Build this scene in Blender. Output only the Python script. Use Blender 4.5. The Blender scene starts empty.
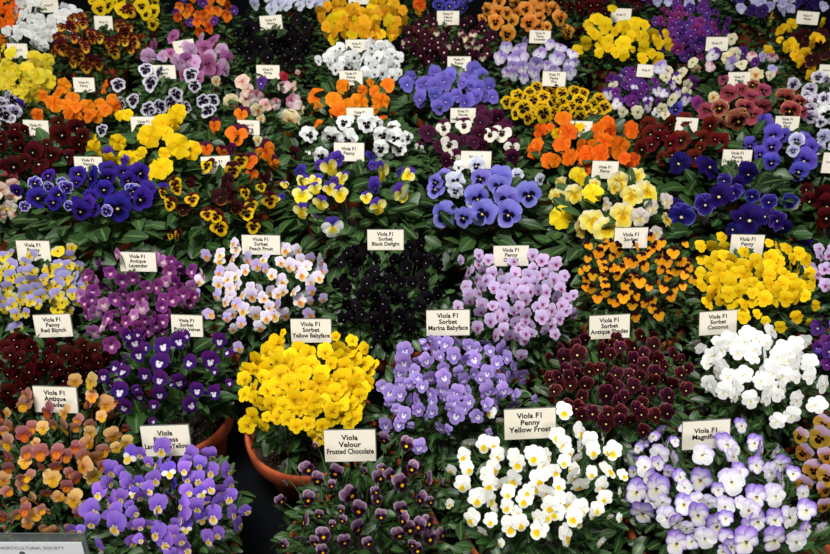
import bpy, bmesh, math, random
from mathutils import Vector, Matrix, noise
random.seed(11)
R = math.radians
SC = bpy.context.scene
COL = SC.collection

# ------------------------------------------------------------------ camera, world, light, exposure
PITCH, FPX, CAMH = R(36.5), 700.0, 0.99
cam_d = bpy.data.cameras.new('camera')
cam_d.sensor_width = 36.0
cam_d.lens = 36.0 * FPX / 830.0
cam_d.clip_start = 0.02
cam_d.dof.use_dof = True
cam_d.dof.focus_distance = 1.1
cam_d.dof.aperture_fstop = 11.0
cam = bpy.data.objects.new('camera', cam_d)
COL.objects.link(cam)
cam.location = (0, 0, CAMH)
cam.rotation_euler = (math.pi / 2 - PITCH, 0, 0)
SC.camera = cam

world = bpy.data.worlds.new('world')
SC.world = world
world.use_nodes = True
wb = world.node_tree.nodes['Background']
wb.inputs['Color'].default_value = (0.95, 0.97, 1.0, 1)
wb.inputs['Strength'].default_value = 0.035


def area(name, loc, target, size, power, color):
    d = bpy.data.lights.new(name, 'AREA')
    d.shape = 'SQUARE'
    d.size = size
    d.energy = power
    d.color = color
    o = bpy.data.objects.new(name, d)
    COL.objects.link(o)
    o.location = loc
    o.rotation_euler = (Vector(target) - Vector(loc)).to_track_quat('-Z', 'Y').to_euler()
    return o


area('marquee_roof_light', (-0.5, 0.2, 3.6), (0.0, 1.4, 0.2), 1.2, 172, (1.0, 0.99, 0.97))
area('marquee_side_light', (1.2, -3.2, 2.4), (0.0, 1.2, 0.2), 1.4, 58, (1.0, 0.99, 0.975))

SC.view_settings.view_transform = 'Standard'
SC.view_settings.look = 'None'
SC.view_settings.gamma = 1.0
SC.view_settings.use_curve_mapping = False
SC.view_settings.exposure = 0.0


# ------------------------------------------------------------------ helpers
def ray(px, py):
    """Direction of the camera's line of sight through a pixel of the 830 x 554 frame (unit depth along the axis)."""
    u, v = (px - 415) / FPX, (py - 277) / FPX
    return Vector((u, math.cos(PITCH) - v * math.sin(PITCH), -math.sin(PITCH) - v * math.cos(PITCH)))


CAM = Vector((0, 0, CAMH))


def at(px, py, z):
    d = ray(px, py)
    t = (z - CAMH) / d.z
    return CAM + d * t, t


def lin(h):
    h = h.lstrip('#')
    out = []
    for i in (0, 2, 4):
        c = int(h[i:i + 2], 16) / 255
        out.append(c / 12.92 if c <= 0.04045 else ((c + 0.055) / 1.055) ** 2.4)
    return (*out, 1.0)


def link(name, me, parent=None, mats=()):
    o = bpy.data.objects.new(name, me)
    COL.objects.link(o)
    if parent is not None:
        o.parent = parent
    for m in mats:
        me.materials.append(m)
    return o


def thing(name, loc, label, cat, group=None):
    o = bpy.data.objects.new(name, None)
    o.empty_display_size = 0.05
    COL.objects.link(o)
    o.location = loc
    o['label'] = label
    o['category'] = cat
    if group:
        o['group'] = group
    return o


def mesh_of(name, verts, faces, smooth=True, uvs=None, midx=None):
    me = bpy.data.meshes.new(name)
    me.from_pydata(verts, [], faces)
    if smooth:
        me.polygons.foreach_set('use_smooth', [True] * len(faces))
    if midx:
        me.polygons.foreach_set('material_index', midx)
    if uvs:
        lay = me.uv_layers.new(name='UVMap')
        for lp in me.loops:
            lay.data[lp.index].uv = uvs[lp.vertex_index]
    me.update()
    return me


def new_mat(name):
    m = bpy.data.materials.new(name)
    m.use_nodes = True
    nt = m.node_tree
    return m, nt, nt.nodes['Principled BSDF']


def noise_mat(name, c1, c2, scale, rough=0.7, bump=0.0, spec=0.3, coord='Object'):
    m, nt, b = new_mat(name)
    tc = nt.nodes.new('ShaderNodeTexCoord')
    n = nt.nodes.new('ShaderNodeTexNoise')
    n.inputs['Scale'].default_value = scale
    n.inputs['Detail'].default_value = 5
    nt.links.new(tc.outputs[coord], n.inputs['Vector'])
    r = nt.nodes.new('ShaderNodeValToRGB')
    r.color_ramp.elements[0].position = 0.32
    r.color_ramp.elements[1].position = 0.68
    r.color_ramp.elements[0].color = lin(c1)
    r.color_ramp.elements[1].color = lin(c2)
    nt.links.new(n.outputs['Fac'], r.inputs['Fac'])
    nt.links.new(r.outputs['Color'], b.inputs['Base Color'])
    b.inputs['Roughness'].default_value = rough
    b.inputs['Specular IOR Level'].default_value = spec
    if bump:
        bp = nt.nodes.new('ShaderNodeBump')
        bp.inputs['Strength'].default_value = bump
        bp.inputs['Distance'].default_value = 0.002
        nt.links.new(n.outputs['Fac'], bp.inputs['Height'])
        nt.links.new(bp.outputs['Normal'], b.inputs['Normal'])
    return m


def plain(name, c, rough=0.6, spec=0.3):
    m, nt, b = new_mat(name)
    b.inputs['Base Color'].default_value = lin(c)
    b.inputs['Roughness'].default_value = rough
    b.inputs['Specular IOR Level'].default_value = spec
    return m


M_TERRA = noise_mat('terracotta', '8a3d22', 'bb5c36', 22, 0.85, 0.25, 0.15)
M_SOIL = noise_mat('gritty_soil', '1d1612', '4a4038', 240, 0.95, 0.5, 0.1)
M_GRIT = noise_mat('pale_grit', '5b5550', 'a89f96', 160, 0.9, 0.2, 0.2)
M_CLOTH = noise_mat('black_cloth', '060709', '0d0f12', 300, 0.95, 0.2, 0.05)
M_STRIP = plain('grey_strip', '56585a', 0.5)
M_CARD = noise_mat('cream_card', 'f3ead6', 'f8f1e0', 12, 0.6, 0, 0.2)
M_SLEEVE = plain('plastic_sleeve', '6d6f68', 0.25, 0.5)
M_STAKE = plain('stake_plastic', '1c211d', 0.5)
M_INK = plain('black_ink', '15130f', 0.8, 0.1)
M_PAPER = noise_mat('white_paper', 'eef0f3', 'f5f6f8', 8, 0.6, 0, 0.2)
M_INKG = plain('grey_ink', '5b5e66', 0.8, 0.1)


def leaf_mat(name, c1, c2, cv):
    m, nt, b = new_mat(name)
    N, L = nt.nodes.new, nt.links.new
    uv = N('ShaderNodeUVMap')
    sp = N('ShaderNodeSeparateXYZ')
    L(uv.outputs[0], sp.inputs[0])
    r = N('ShaderNodeValToRGB')                      # each leaf carries its own random number in U
    r.color_ramp.elements[0].color = lin(c1)
    r.color_ramp.elements[1].color = lin(c2)
    L(sp.outputs['X'], r.inputs['Fac'])
    v = N('ShaderNodeValToRGB')                      # pale midrib: V is 0 at the rib, 1 at the margin
    v.color_ramp.elements[0].position = 0.04
    v.color_ramp.elements[0].color = (1, 1, 1, 1)
    v.color_ramp.elements[1].position = 0.22
    v.color_ramp.elements[1].color = (0, 0, 0, 1)
    L(sp.outputs['Y'], v.inputs['Fac'])
    mx = N('ShaderNodeMixRGB')
    L(v.outputs['Color'], mx.inputs['Fac'])
    L(r.outputs['Color'], mx.inputs['Color1'])
    mx.inputs['Color2'].default_value = lin(cv)
    L(mx.outputs['Color'], b.inputs['Base Color'])
    b.inputs['Roughness'].default_value = 0.42
    b.inputs['Specular IOR Level'].default_value = 0.4
    tr = N('ShaderNodeBsdfTranslucent')
    L(mx.outputs['Color'], tr.inputs['Color'])
    ms = N('ShaderNodeMixShader')
    ms.inputs['Fac'].default_value = 0.15
    L(b.outputs[0], ms.inputs[1])
    L(tr.outputs[0], ms.inputs[2])
    L(ms.outputs[0], nt.nodes['Material Output'].inputs['Surface'])
    return m


M_LEAF = leaf_mat('viola_leaf', '12250d', '355426', '50733e')
M_LEAF2 = leaf_mat('viola_leaf_pale', '182c10', '416032', '5d7d46')
M_STEM = plain('green_stem', '4a6a32', 0.5)

def deep(c):
    """Petal pigment: dark colours are deepened, so the near-black of shade is put into them."""
    r, g, b, a = lin(c)
    m = int(max(c[0:2], c[2:4], c[4:6]), 16) / 255
    k = .55 + .45 * min(1, max(0, (m - .30) / .40))
    return (r * k, g * k, b * k, a)


_pm = {}


def petal_mat(stops, hv=0.03, vv=0.22, wh=None):
    """Petal material: a colour ramp along the petal (0 at the throat, 1 at the edge), with soft noise in the borders, fine veins and a
    small difference from flower to flower. stops: 'pos:hex pos:hex ...'; wh: colour of the dark whisker lines, if any."""
    vv = vv + .12 if vv > .1 else vv
    key = (stops, hv, vv, wh)
    if key in _pm:
        return _pm[key]
    m, nt, b = new_mat('petal')
    N, L = nt.nodes.new, nt.links.new
    uv = N('ShaderNodeUVMap')
    sp = N('ShaderNodeSeparateXYZ')
    L(uv.outputs[0], sp.inputs[0])
    oi = N('ShaderNodeObjectInfo')
    tc = N('ShaderNodeTexCoord')
    nz = N('ShaderNodeTexNoise')
    nz.noise_dimensions = '4D'
    nz.inputs['Scale'].default_value = 4.0
    L(tc.outputs['Object'], nz.inputs['Vector'])
    mw = N('ShaderNodeMath'); mw.operation = 'MULTIPLY'; mw.inputs[1].default_value = 37.0
    L(oi.outputs['Random'], mw.inputs[0])
    L(mw.outputs[0], nz.inputs['W'])
    ma = N('ShaderNodeMath'); ma.operation = 'MULTIPLY_ADD'
    L(nz.outputs['Fac'], ma.inputs[0]); ma.inputs[1].default_value = 0.22
    ad = N('ShaderNodeMath'); ad.operation = 'SUBTRACT'; ad.inputs[1].default_value = 0.11
    L(sp.outputs['X'], ad.inputs[0])
    L(ad.outputs[0], ma.inputs[2])
    r = N('ShaderNodeValToRGB')
    st = [s.split(':') for s in stops.split()]
    cr = r.color_ramp
    cr.elements[0].position = float(st[0][0]); cr.elements[0].color = deep(st[0][1])
    while len(cr.elements) > 1:
        cr.elements.remove(cr.elements[-1])
    for p, c in st[1:]:
        e = cr.elements.new(float(p)); e.color = deep(c)
    L(ma.outputs[0], r.inputs['Fac'])
    colr = r.outputs['Color']
    # veins fanning out along the petal
    sn = N('ShaderNodeMath'); sn.operation = 'MULTIPLY'; sn.inputs[1].default_value = 60.0
    L(sp.outputs['Y'], sn.inputs[0])
    s2 = N('ShaderNodeMath'); s2.operation = 'SINE'
    L(sn.outputs[0], s2.inputs[0])
    if wh:
        g = N('ShaderNodeMath'); g.operation = 'GREATER_THAN'; g.inputs[1].default_value = 0.45
        L(s2.outputs[0], g.inputs[0])
        lt = N('ShaderNodeMath'); lt.operation = 'LESS_THAN'; lt.inputs[1].default_value = 0.42
        L(ma.outputs[0], lt.inputs[0])
        mm = N('ShaderNodeMath'); mm.operation = 'MULTIPLY'
        L(g.outputs[0], mm.inputs[0]); L(lt.outputs[0], mm.inputs[1])
        mx = N('ShaderNodeMixRGB')
        L(mm.outputs[0], mx.inputs['Fac']); L(colr, mx.inputs['Color1'])
        mx.inputs['Color2'].default_value = lin(wh)
        colr = mx.outputs['Color']
    hs = N('ShaderNodeHueSaturation')
    mh = N('ShaderNodeMath'); mh.operation = 'MULTIPLY_ADD'; mh.inputs[1].default_value = hv; mh.inputs[2].default_value = 0.5 - hv / 2
    L(oi.outputs['Random'], mh.inputs[0]); L(mh.outputs[0], hs.inputs['Hue'])
    m7 = N('ShaderNodeMath'); m7.operation = 'MULTIPLY'; m7.inputs[1].default_value = 7.31
    L(oi.outputs['Random'], m7.inputs[0])
    fr = N('ShaderNodeMath'); fr.operation = 'FRACT'
    L(m7.outputs[0], fr.inputs[0])
    mv = N('ShaderNodeMath'); mv.operation = 'MULTIPLY_ADD'; mv.inputs[1].default_value = vv; mv.inputs[2].default_value = 1.03 - vv * 0.6
    L(fr.outputs[0], mv.inputs[0])
    vn = N('ShaderNodeMath'); vn.operation = 'MULTIPLY_ADD'; vn.inputs[1].default_value = 0.035
    L(s2.outputs[0], vn.inputs[0]); L(mv.outputs[0], vn.inputs[2])
    L(vn.outputs[0], hs.inputs['Value'])
    L(colr, hs.inputs['Color'])
    L(hs.outputs['Color'], b.inputs['Base Color'])
    b.inputs['Roughness'].default_value = 0.65
    b.inputs['Specular IOR Level'].default_value = 0.08
    tr = N('ShaderNodeBsdfTranslucent')
    L(hs.outputs['Color'], tr.inputs['Color'])
    ms = N('ShaderNodeMixShader'); ms.inputs['Fac'].default_value = 0.22
    L(b.outputs[0], ms.inputs[1]); L(tr.outputs[0], ms.inputs[2])
    L(ms.outputs[0], nt.nodes['Material Output'].inputs['Surface'])
    _pm[key] = m
    return m


# ------------------------------------------------------------------ flower meshes
def petal(verts, uvs, faces, midx, mi, ang, length, p, z, cup, ruff, tw, seed, fmax=84):
    """One petal: a fan that leaves the throat at the angle ang and closes in a round edge."""
    nr, nf = 5, 11
    b = len(verts)
    rnd = random.Random(seed)
    ph, ph2 = rnd.random() * 6.28, rnd.random() * 6.28
    verts.append((0, 0, z)); uvs.append((0.0, 0.5))
    for i in range(1, nr + 1):
        u = i / nr
        for j in range(nf):
            s = -1 + 2 * j / (nf - 1)
            f = s * R(fmax)
            rr = length * u * max(math.cos(f), 0.03) ** p
            rr *= 1 + ruff * 0.35 * u * math.sin(s * 9 + ph) - (0.10 * math.exp(-(s * 5) ** 2) * u * u if ruff > 0.1 else 0.0)
            a = ang + f * (0.92)
            x, y = rr * math.sin(a), rr * math.cos(a)
            zz = z + cup * (rr / length) ** 2 * length + tw * s * u * length + ruff * 0.5 * length * u * u * math.sin(s * 7 + ph2)
            verts.append((x, y, zz)); uvs.append((u, 0.5 + s / 2))
    for j in range(nf - 1):
        faces.append((b, b + 1 + j + 1, b + 1 + j)); midx.append(mi)
    for i in range(nr - 1):
        for j in range(nf - 1):
            q = b + 1 + i * nf + j
            faces.append((q, q + 1, q + nf + 1, q + nf)); midx.append(mi)


SHAPES = {   # upper length, p, angle; side length, p, angle; lip length, p
    'viola': dict(ul=.56, up=.85, ua=26, sl=.46, sp=.95, sa=92, ll=.46, lp=.62, ruff=.06),
    'long': dict(ul=.54, up=1.0, ua=24, sl=.44, sp=1.1, sa=98, ll=.48, lp=.75, ruff=.05),
    'pansy': dict(ul=.56, up=.62, ua=30, sl=.50, sp=.66, sa=84, ll=.52, lp=.45, ruff=.10),
    'ruffled': dict(ul=.54, up=.55, ua=32, sl=.52, sp=.58, sa=84, ll=.52, lp=.45, ruff=.17),
    'mini': dict(ul=.48, up=1.15, ua=25, sl=.46, sp=1.0, sa=100, ll=.54, lp=.55, ruff=.04),
    'bigface': dict(ul=.48, up=.9, ua=27, sl=.50, sp=.75, sa=92, ll=.56, lp=.45, ruff=.08),
    'star': dict(ul=.60, up=.9, ua=28, sl=.40, sp=1.6, sa=100, ll=.40, lp=1.1, ruff=.04),
    'lowface': dict(ul=.66, up=.72, ua=26, sl=.44, sp=.9, sa=78, ll=.42, lp=.7, ruff=.07),
}
_fl = {}


def flower_meshes(var):
    if var in _fl:
        return _fl[var]
    top, side, lip, shape, opt = VAR[var]
    S = SHAPES[shape]
    mats = [petal_mat(top, *opt[:2]), petal_mat(side, *opt), petal_mat(lip, *opt), M_STEM]
    out = []
    for k in range(3):
        rnd = random.Random(hash((var, k)) % 99991 if False else sum(map(ord, var)) * 7 + k * 131)
        j = lambda a: 1 + rnd.uniform(-a, a)
        v, uv, f, mi = [], [], [], []
        sd = rnd.randint(0, 10 ** 6)
        z = [-.07, -.055, -.015, .0, .03]
        back = rnd.uniform(-.32, .05)
        petal(v, uv, f, mi, 0, R(-S['ua'] * j(.15)), S['ul'] * j(.08), S['up'], z[0], back, S['ruff'], -.05, sd)
        petal(v, uv, f, mi, 0, R(S['ua'] * j(.15)), S['ul'] * j(.08), S['up'], z[1], back * j(.3), S['ruff'], .05, sd + 1)
        sc = rnd.uniform(-.12, .18)
        petal(v, uv, f, mi, 1, R(-S['sa'] * j(.06)), S['sl'] * j(.08), S['sp'], z[2], sc, S['ruff'], .08, sd + 2)
        petal(v, uv, f, mi, 1, R(S['sa'] * j(.06)), S['sl'] * j(.08), S['sp'], z[3], sc, S['ruff'], -.08, sd + 3)
        petal(v, uv, f, mi, 2, R(180 + rnd.uniform(-5, 5)), S['ll'] * j(.08), S['lp'], z[4], rnd.uniform(-.25, .1), S['ruff'], 0, sd + 4, 86)
        b = len(v)                                        # green calyx and spur behind the face
        for i in range(6):
            a = i * math.pi / 3
            v.append((.13 * math.cos(a), .13 * math.sin(a), -.10)); uv.append((0, 0))
        v.append((0, .05, -.34)); uv.append((0, 0))
        for i in range(6):
            f.append((b + i, b + 6, b + (i + 1) % 6)); mi.append(3)
        me = mesh_of('flower', v, f, True, uv, mi)
        for m in mats:
            me.materials.append(m)
        out.append(me)
    _fl[var] = out
    return out


Y_EYE = '0:f0c020 .10:f0c020 '
B = (.03, .22)
VAR = {
    # name: upper petals, side petals, lip, shape, (hue spread, value spread, whiskers)
    'bronze': ('0:94504e .5:9c5e5e 1:b47a70', '0:cc8418 .3:b87020 .6:9c5a48 1:ac6c60', '0:5a2408 .16:e8960e .6:e08a12 1:c87838', 'viola', (.06, .35, '6a2a0c')),
    'bronze_cream': ('0:b87850 .5:cfa060 1:dcb478', '0:d89828 .5:d8a250 1:d8aa70', '0:6a3008 .16:ecac14 1:dba23a', 'viola', (.05, .3, '6a2a0c')),
    'princess': ('0:6438a4 .4:845cc4 1:9a74d2', '0:f0e8e0 .26:ece0ea .36:7c50bc 1:9068cc', '0:8a5a10 .14:ecc81c .62:eec82a .8:e8dcd0 1:a58ad0', 'lowface', (.02, .25, '3a1460')),
    'princess_star': ('0:5a2ea8 .4:6c46ba 1:7d5aca', '0:f2ecdc .7:f0ece6 1:d8cce6', '0:9a6a10 .15:f0cc1c .7:f0d030 1:f0ead0', 'star', (.02, .15)),
    'chocolate': ('0:4a2440 .4:6c4466 .75:83607e 1:b49aac', '0:1c0812 .6:240c1c .85:4a2846 1:7a5676', '0:f4b40c .34:f4b40c .40:1c0812 .8:260d1c 1:583850', 'viola', (.05, .3)),
    'yellow_frost': ('0:e8e6cc .3:f4f4ee 1:fafaf6', '0:f0e060 .14:f4f0d0 .3:f8f8f2 1:fbfbf8', '0:e08a08 .12:f4bc0c .55:f8d422 .72:f8ec9c .85:fbf8ea 1:fcfbf4', 'viola', (.0, .08)),
    'magnifico': ('0:d8d0e4 .45:d6cbe6 .8:a288d2 1:7f5cc4', '0:5a2040 .13:602848 .2:f0ece8 .7:eeeaf0 .92:bba8de 1:9a82d0', '0:d8a010 .1:4a1a30 .17:e8dc80 .4:f2f0e0 .8:eeeaf0 1:bba8dc', 'pansy', (.01, .12)),
    'magnifico_pale': ('0:e0dce4 .6:e8e4ee .9:cabde2 1:b09cd8', '0:5a2040 .1:602848 .16:f0eeea 1:eceaf0', '0:d8a010 .1:4a1a30 .15:e8e0a0 .35:f2f2e8 1:e8e4ee', 'pansy', (.01, .08)),
    'tan_pansy': ('0:8a5a70 .5:b08aa8 1:c0a4bc', '0:2a0c08 .3:2a0c08 .42:a87420 1:b88a40', '0:e8b010 .12:2a0c08 .45:2a0c08 .55:b8862a 1:c09038', 'pansy', (.04, .25)),
    'red_blotch': ('0:2c0404 .6:440707 1:5c0c0c', '0:140204 .4:140204 .55:440606 1:5a0a0a', '0:f0d8a0 .14:f0d8a0 .18:140204 .5:140204 .62:440606 1:580a0a', 'viola', (.02, .4)),
    'purple_velvet': ('0:2a0a4a .4:42125e 1:5a1c78', '0:30105a .1:f0e8f4 .30:e8def0 .42:3d1670 1:4c1c80', '0:e8c020 .09:201030 .15:f0e8f4 .48:ece2f0 .6:3d1670 1:4a1c84', 'viola', (.03, .3)),
    'yellow_babyface': ('0:e8b808 .4:f6cc0a 1:fad81a', '0:a06808 .1:f0c008 .4:f8d00c 1:fad81c', '0:5a2806 .14:6a3006 .2:f4c408 1:fad41a', 'viola', (.01, .14, '8a4a08')),
    'marina': ('0:7458b0 .4:9a80cc 1:b49cde', '0:2a1038 .10:2a1038 .15:f0eef4 .28:e8e4f0 .38:8c70c4 1:ac94d8', '0:f0c020 .08:2a1038 .16:f0eef4 .42:e8e4f0 .54:8c70c4 1:aa92d8', 'viola', (.02, .22)),
    'maroon': ('0:2a0610 .5:3c0a18 .84:501020 .96:8a3c4c 1:a05a60', '0:1c040c .6:360814 .9:4a0e20 1:7a2c40', '0:f4dc80 .18:f4dc80 .22:1c040c .6:360814 .9:4a0e1e 1:6e2438', 'viola', (.05, .35)),
    'coconut': ('0:e6e8dc .3:f4f5f2 1:fafaf8', '0:f0ead0 .2:f6f6f2 1:fbfbf9', '0:e8a810 .14:f0c838 .24:f4f2e4 1:fafaf8', 'viola', (.0, .06)),
    'yellow_lavender': ('0:7a70b0 .4:978ec8 1:aaa2d4', '0:5a2808 .12:e0c030 .6:e8d248 .85:d8d090 1:b8b0cc', '0:4a1c08 .2:4a1c08 .28:eecc20 1:f2dc44', 'viola', (.02, .2)),
    'yellow_small': ('0:c8b040 .5:d8cc70 1:c8c0a8', '0:4a1c08 .14:e8c828 1:ecd640', '0:4a1c08 .2:4a1c08 .28:f0ce1c 1:f2da38', 'bigface', (.02, .15)),
    'antique_lavender': ('0:501450 .5:682062 1:843680', '0:e8c8d8 .22:b878b0 .4:7e2c7a 1:944490', '0:d8a020 .14:f0e0c0 .34:d8a8cc .5:8c3688 1:a04e98', 'viola', (.06, .35)),
    'antique_pink': ('0:8a3a80 .5:a85aa0 1:c080b8', '0:f0e0dc .3:dcb8d0 .6:b068a8 1:c488ba', '0:e0a820 .2:f4e6c8 .5:d8a8cc 1:b878b0', 'viola', (.05, .25)),
    'peach_frost': ('0:c8b4d8 .4:d6c8e6 1:e8e2ee', '0:e8a050 .2:f0cc98 .45:f4e8da 1:f4f0ec', '0:b04808 .16:d86a10 .45:f0a428 .75:f4d088 1:f6ebd0', 'long', (.03, .1)),
    'peach_lilac': ('0:a890cc .4:b8a4da 1:c8b8e0', '0:e08a30 .16:e8c0a8 .4:cfbfe2 1:c8b8e0', '0:b04808 .14:d86a10 .38:eca028 .7:e8b878 1:d8c0c8', 'long', (.03, .12)),
    'black': ('0:080308 .7:0e0610 1:150a18', '0:080308 .7:0d0610 1:150a16', '0:f0e8e0 .10:f0e0d0 .13:070307 1:120814', 'viola', (.02, .4)),
    'orchid': ('0:b08cc4 .4:c6acda 1:d4c0e2', '0:7a1c50 .16:8a3068 .34:c092c4 .6:cdb0da 1:d6c2e2', '0:e0a820 .10:6a1444 .3:8a2c64 .5:c89ac8 1:d2b8dc', 'viola', (.04, .18)),
    'jump_orange': ('0:26060e .5:34080f 1:48101c', '0:4a1006 .10:e89410 1:f2a41e', '0:4a1006 .14:f09c12 1:f6ac28', 'mini', (.02, .2)),
    'yellow': ('0:e0b008 .4:f2c80c 1:f6d622', '0:c89008 .2:f0c408 1:f6d41c', '0:a86008 .16:f0bc08 1:f6d21c', 'viola', (.015, .18)),
    'deep_violet': ('0:1a0c50 .5:321c84 1:4430a0', '0:0c0424 .42:0e0528 .58:301a80 1:40289a', '0:f0dc90 .13:f0dc90 .17:0c0424 .5:0e0528 .64:321c86 1:4630a4', 'pansy', (.02, .25)),
    'violet_edge': ('0:241468 .6:3a2690 .85:5a48b0 1:d8d8f0', '0:0c0424 .4:100630 .6:34208c .82:5444ac 1:e0e2f4', '0:f0dc90 .13:f0dc90 .17:0c0424 .45:140838 .65:3a2694 .85:6050b4 1:e4e4f4', 'ruffled', (.02, .2)),
    'yellow_maroon': ('0:2a0608 .6:40090e .92:581810 1:8a5018', '0:2a0608 .5:34070c .66:e4b010 1:f0c81c', '0:f0c020 .12:2a0608 .52:34070a .66:e8b412 1:f2cc20', 'pansy', (.03, .22)),
    'maroon_dark': ('0:200508 .6:340810 1:4c1216', '0:1c0406 .6:340810 1:4a1010', '0:f0c020 .12:1c0406 .6:340810 .9:581a10 1:b08018', 'pansy', (.03, .22)),
    'yellow_violet_top': ('0:2a1480 .4:4a2c98 1:5c40aa', '0:5a3808 .08:ecd428 .5:f0e468 1:f4eca0', '0:6a4008 .10:f2c80e .6:f4d61c 1:f6e050', 'bigface', (.02, .14, '4a2c10')),
    'white_violet_top': ('0:2a1480 .4:4a2c98 1:6a50b0', '0:e8dc60 .3:f4f2e0 1:fafaf8', '0:6a4008 .10:f2d018 .5:f4e460 .75:f8f4d8 1:fafaf4', 'bigface', (.02, .08)),
    'violet_small': ('0:2a1478 .5:432890 1:5a40a8', '0:20105a .5:3a2488 1:5038a0', '0:f0c020 .2:20105a .5:402890 1:5840a8', 'viola', (.02, .2)),
    'blue_blotch': ('0:5a54b8 .4:716cc8 1:8e88dc', '0:120838 .44:160a40 .55:6a62c4 1:8a86da', '0:f4e088 .12:f4e088 .16:120838 .52:160a40 .62:726cca 1:a09ce2', 'pansy', (.02, .16)),
    'blue_pale': ('0:b8bce0 .5:d0d4ec 1:e4e8f2', '0:140a30 .34:181038 .46:c8cce6 1:e4e8f0', '0:f4e088 .12:f4e088 .16:140a30 .42:181038 .52:d4d8ec 1:eceef4', 'ruffled', (.02, .1)),
    'pale_yellow_big': ('0:e0c030 .4:ecd860 .8:ece0a0 1:e4dccc', '0:c88810 .12:ecc820 .5:f0dc54 1:eee29a', '0:c87808 .14:f0b80c .5:f2d428 1:f2e070', 'ruffled', (.015, .12, 'a06010')),
    'lemon_big': ('0:f0d010 .5:f4dc1c 1:f6e440', '0:d8a008 .2:f4d810 1:f6e238', '0:c87808 .16:f4c808 1:f6de20', 'ruffled', (.01, .1)),
    'cream_mauve': ('0:c8b0b8 .5:d8c8cc 1:e0d4d0', '0:d8b870 .3:e4dcc0 1:dcd0d0', '0:d89810 .2:ecd060 .6:ece0b0 1:e0d8c8', 'ruffled', (.03, .12)),
    'deep_blue': ('0:160840 .5:241060 1:321a78', '0:0e0430 .5:1e0c54 1:2c1670', '0:f6ecb0 .15:f6ecb0 .19:0e0430 .5:1e0c54 1:2e1872', 'pansy', (.03, .25)),
    'deep_edge': ('0:160840 .6:2a167a .9:36268a 1:6a60b0', '0:0e0430 .5:24106a .88:38268e 1:7c74bc', '0:f6ecb0 .15:f6ecb0 .19:0e0430 .5:24106a .88:38268e 1:7c74bc', 'ruffled', (.02, .2)),
    'dark_red': ('0:2c0506 .5:4a090b 1:640f10', '0:120204 .42:120204 .56:470809 1:600d0e', '0:f4e0a8 .13:f4e0a8 .17:120204 .46:140204 .6:4a090a 1:600d0d', 'pansy', (.02, .35)),
    'yellow_big': ('0:e8b408 .4:f4c80a 1:f8d41a', '0:d89c08 .3:f4c808 1:f8d41c', '0:c88808 .14:f4c008 1:f8d218', 'ruffled', (.01, .1)),
    'orange_dark_top': ('0:30081c .5:4e1232 1:6a2448', '0:2a0608 .14:c8480c .4:ec7212 1:f48a22', '0:f0c020 .10:2a0608 .22:d8560c .4:ee7410 1:f48c20', 'pansy', (.02, .18)),
    'orange_small': ('0:401028 .5:a83c10 1:c8581a', '0:c8480c .3:ee6e10 1:f28420', '0:3a0808 .14:e0600c 1:f48a1c', 'viola', (.03, .2)),
    'white_blotch': ('0:e0e0da .4:f2f3f0 1:fafaf8', '0:140a24 .38:160c28 .5:f2f2f0 1:fafaf8', '0:f0c020 .12:140a24 .48:160c2a .6:f4f4f2 1:fbfbfa', 'ruffled', (.0, .06)),
    'white_face': ('0:e8e8e2 .4:f4f5f2 1:fafaf8', '0:140a24 .20:160c28 .3:f2f2f0 1:fafaf8', '0:f0c020 .09:140a24 .34:160c2a .44:f4f4f2 1:fbfbfa', 'viola', (.0, .06)),
    'burgundy_white': ('0:300a24 .5:48102f 1:622046', '0:26081c .26:2c0a20 .38:ece6dc 1:f2ecdf', '0:f0c020 .12:26081c .42:2e0a22 .54:ece4d0 1:f2ead4', 'pansy', (.03, .14)),
    'burgundy': ('0:300a24 .5:481030 1:66204c', '0:26081c .5:481030 1:5e1c46', '0:f0e0b0 .14:26081c .6:481030 1:621e48', 'pansy', (.03, .2)),
    'orange_red': ('0:d8500a .4:ec660e 1:f27a1c', '0:c84808 .2:ea620c 1:f27818', '0:f0b010 .12:d8540a .4:ee660c 1:f47c1a', 'ruffled', (.02, .14)),
    'orange': ('0:d8660a .4:ef7c10 1:f48e22', '0:c85c08 .2:ef7a0e 1:f48e20', '0:f0b010 .12:d8640a .4:f07e0e 1:f69420', 'ruffled', (.02, .14)),
    'golden': ('0:d89008 .5:eaa814 1:f0b82c', '0:c87808 .3:eaa410 1:f0b424', '0:a84808 .2:eca010 1:f2b41e', 'viola', (.02, .15)),
    'brick': ('0:3c080a .5:641210 1:84231a', '0:140304 .36:180405 .52:5e1110 1:7c2018', '0:f4d890 .13:f4d890 .17:140304 .42:180405 .56:641210 1:80221a', 'pansy', (.03, .3)),
    'violet_blue': ('0:3a2a98 .4:5442b4 1:6f60cc', '0:10083a .34:160b44 .48:4e3cb0 1:6e5fca', '0:f6ecb0 .13:f6ecb0 .17:10083a .44:160b44 .56:5644b6 1:7a6cd2', 'pansy', (.03, .22)),
    'violet_silver': ('0:7a72b8 .5:9c96cc 1:d8d8ec', '0:10083a .3:20144a .44:8c86c4 1:e0e2f0', '0:f6ecb0 .13:f6ecb0 .17:10083a .36:2a1c58 .5:9a94ca 1:e4e6f2', 'ruffled', (.02, .15)),
    'black_white_edge': ('0:1c0e30 .72:24123c .84:c8c0d8 1:ecebf2', '0:1c0e30 .62:26143e .76:d8d4e4 1:f2f2f4', '0:f0c020 .10:1c0e30 .58:26143e .72:dcd8e6 1:f4f4f4', 'pansy', (.02, .15)),
    'purple_white_edge': ('0:3a1c58 .5:6a4c88 .75:c8bcd8 1:f0eef4', '0:2a1040 .4:442460 .55:d0c6dc 1:f2f0f4', '0:f0c020 .10:2a1040 .4:442460 .55:dcd6e4 1:f4f4f4', 'ruffled', (.02, .12)),
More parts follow.
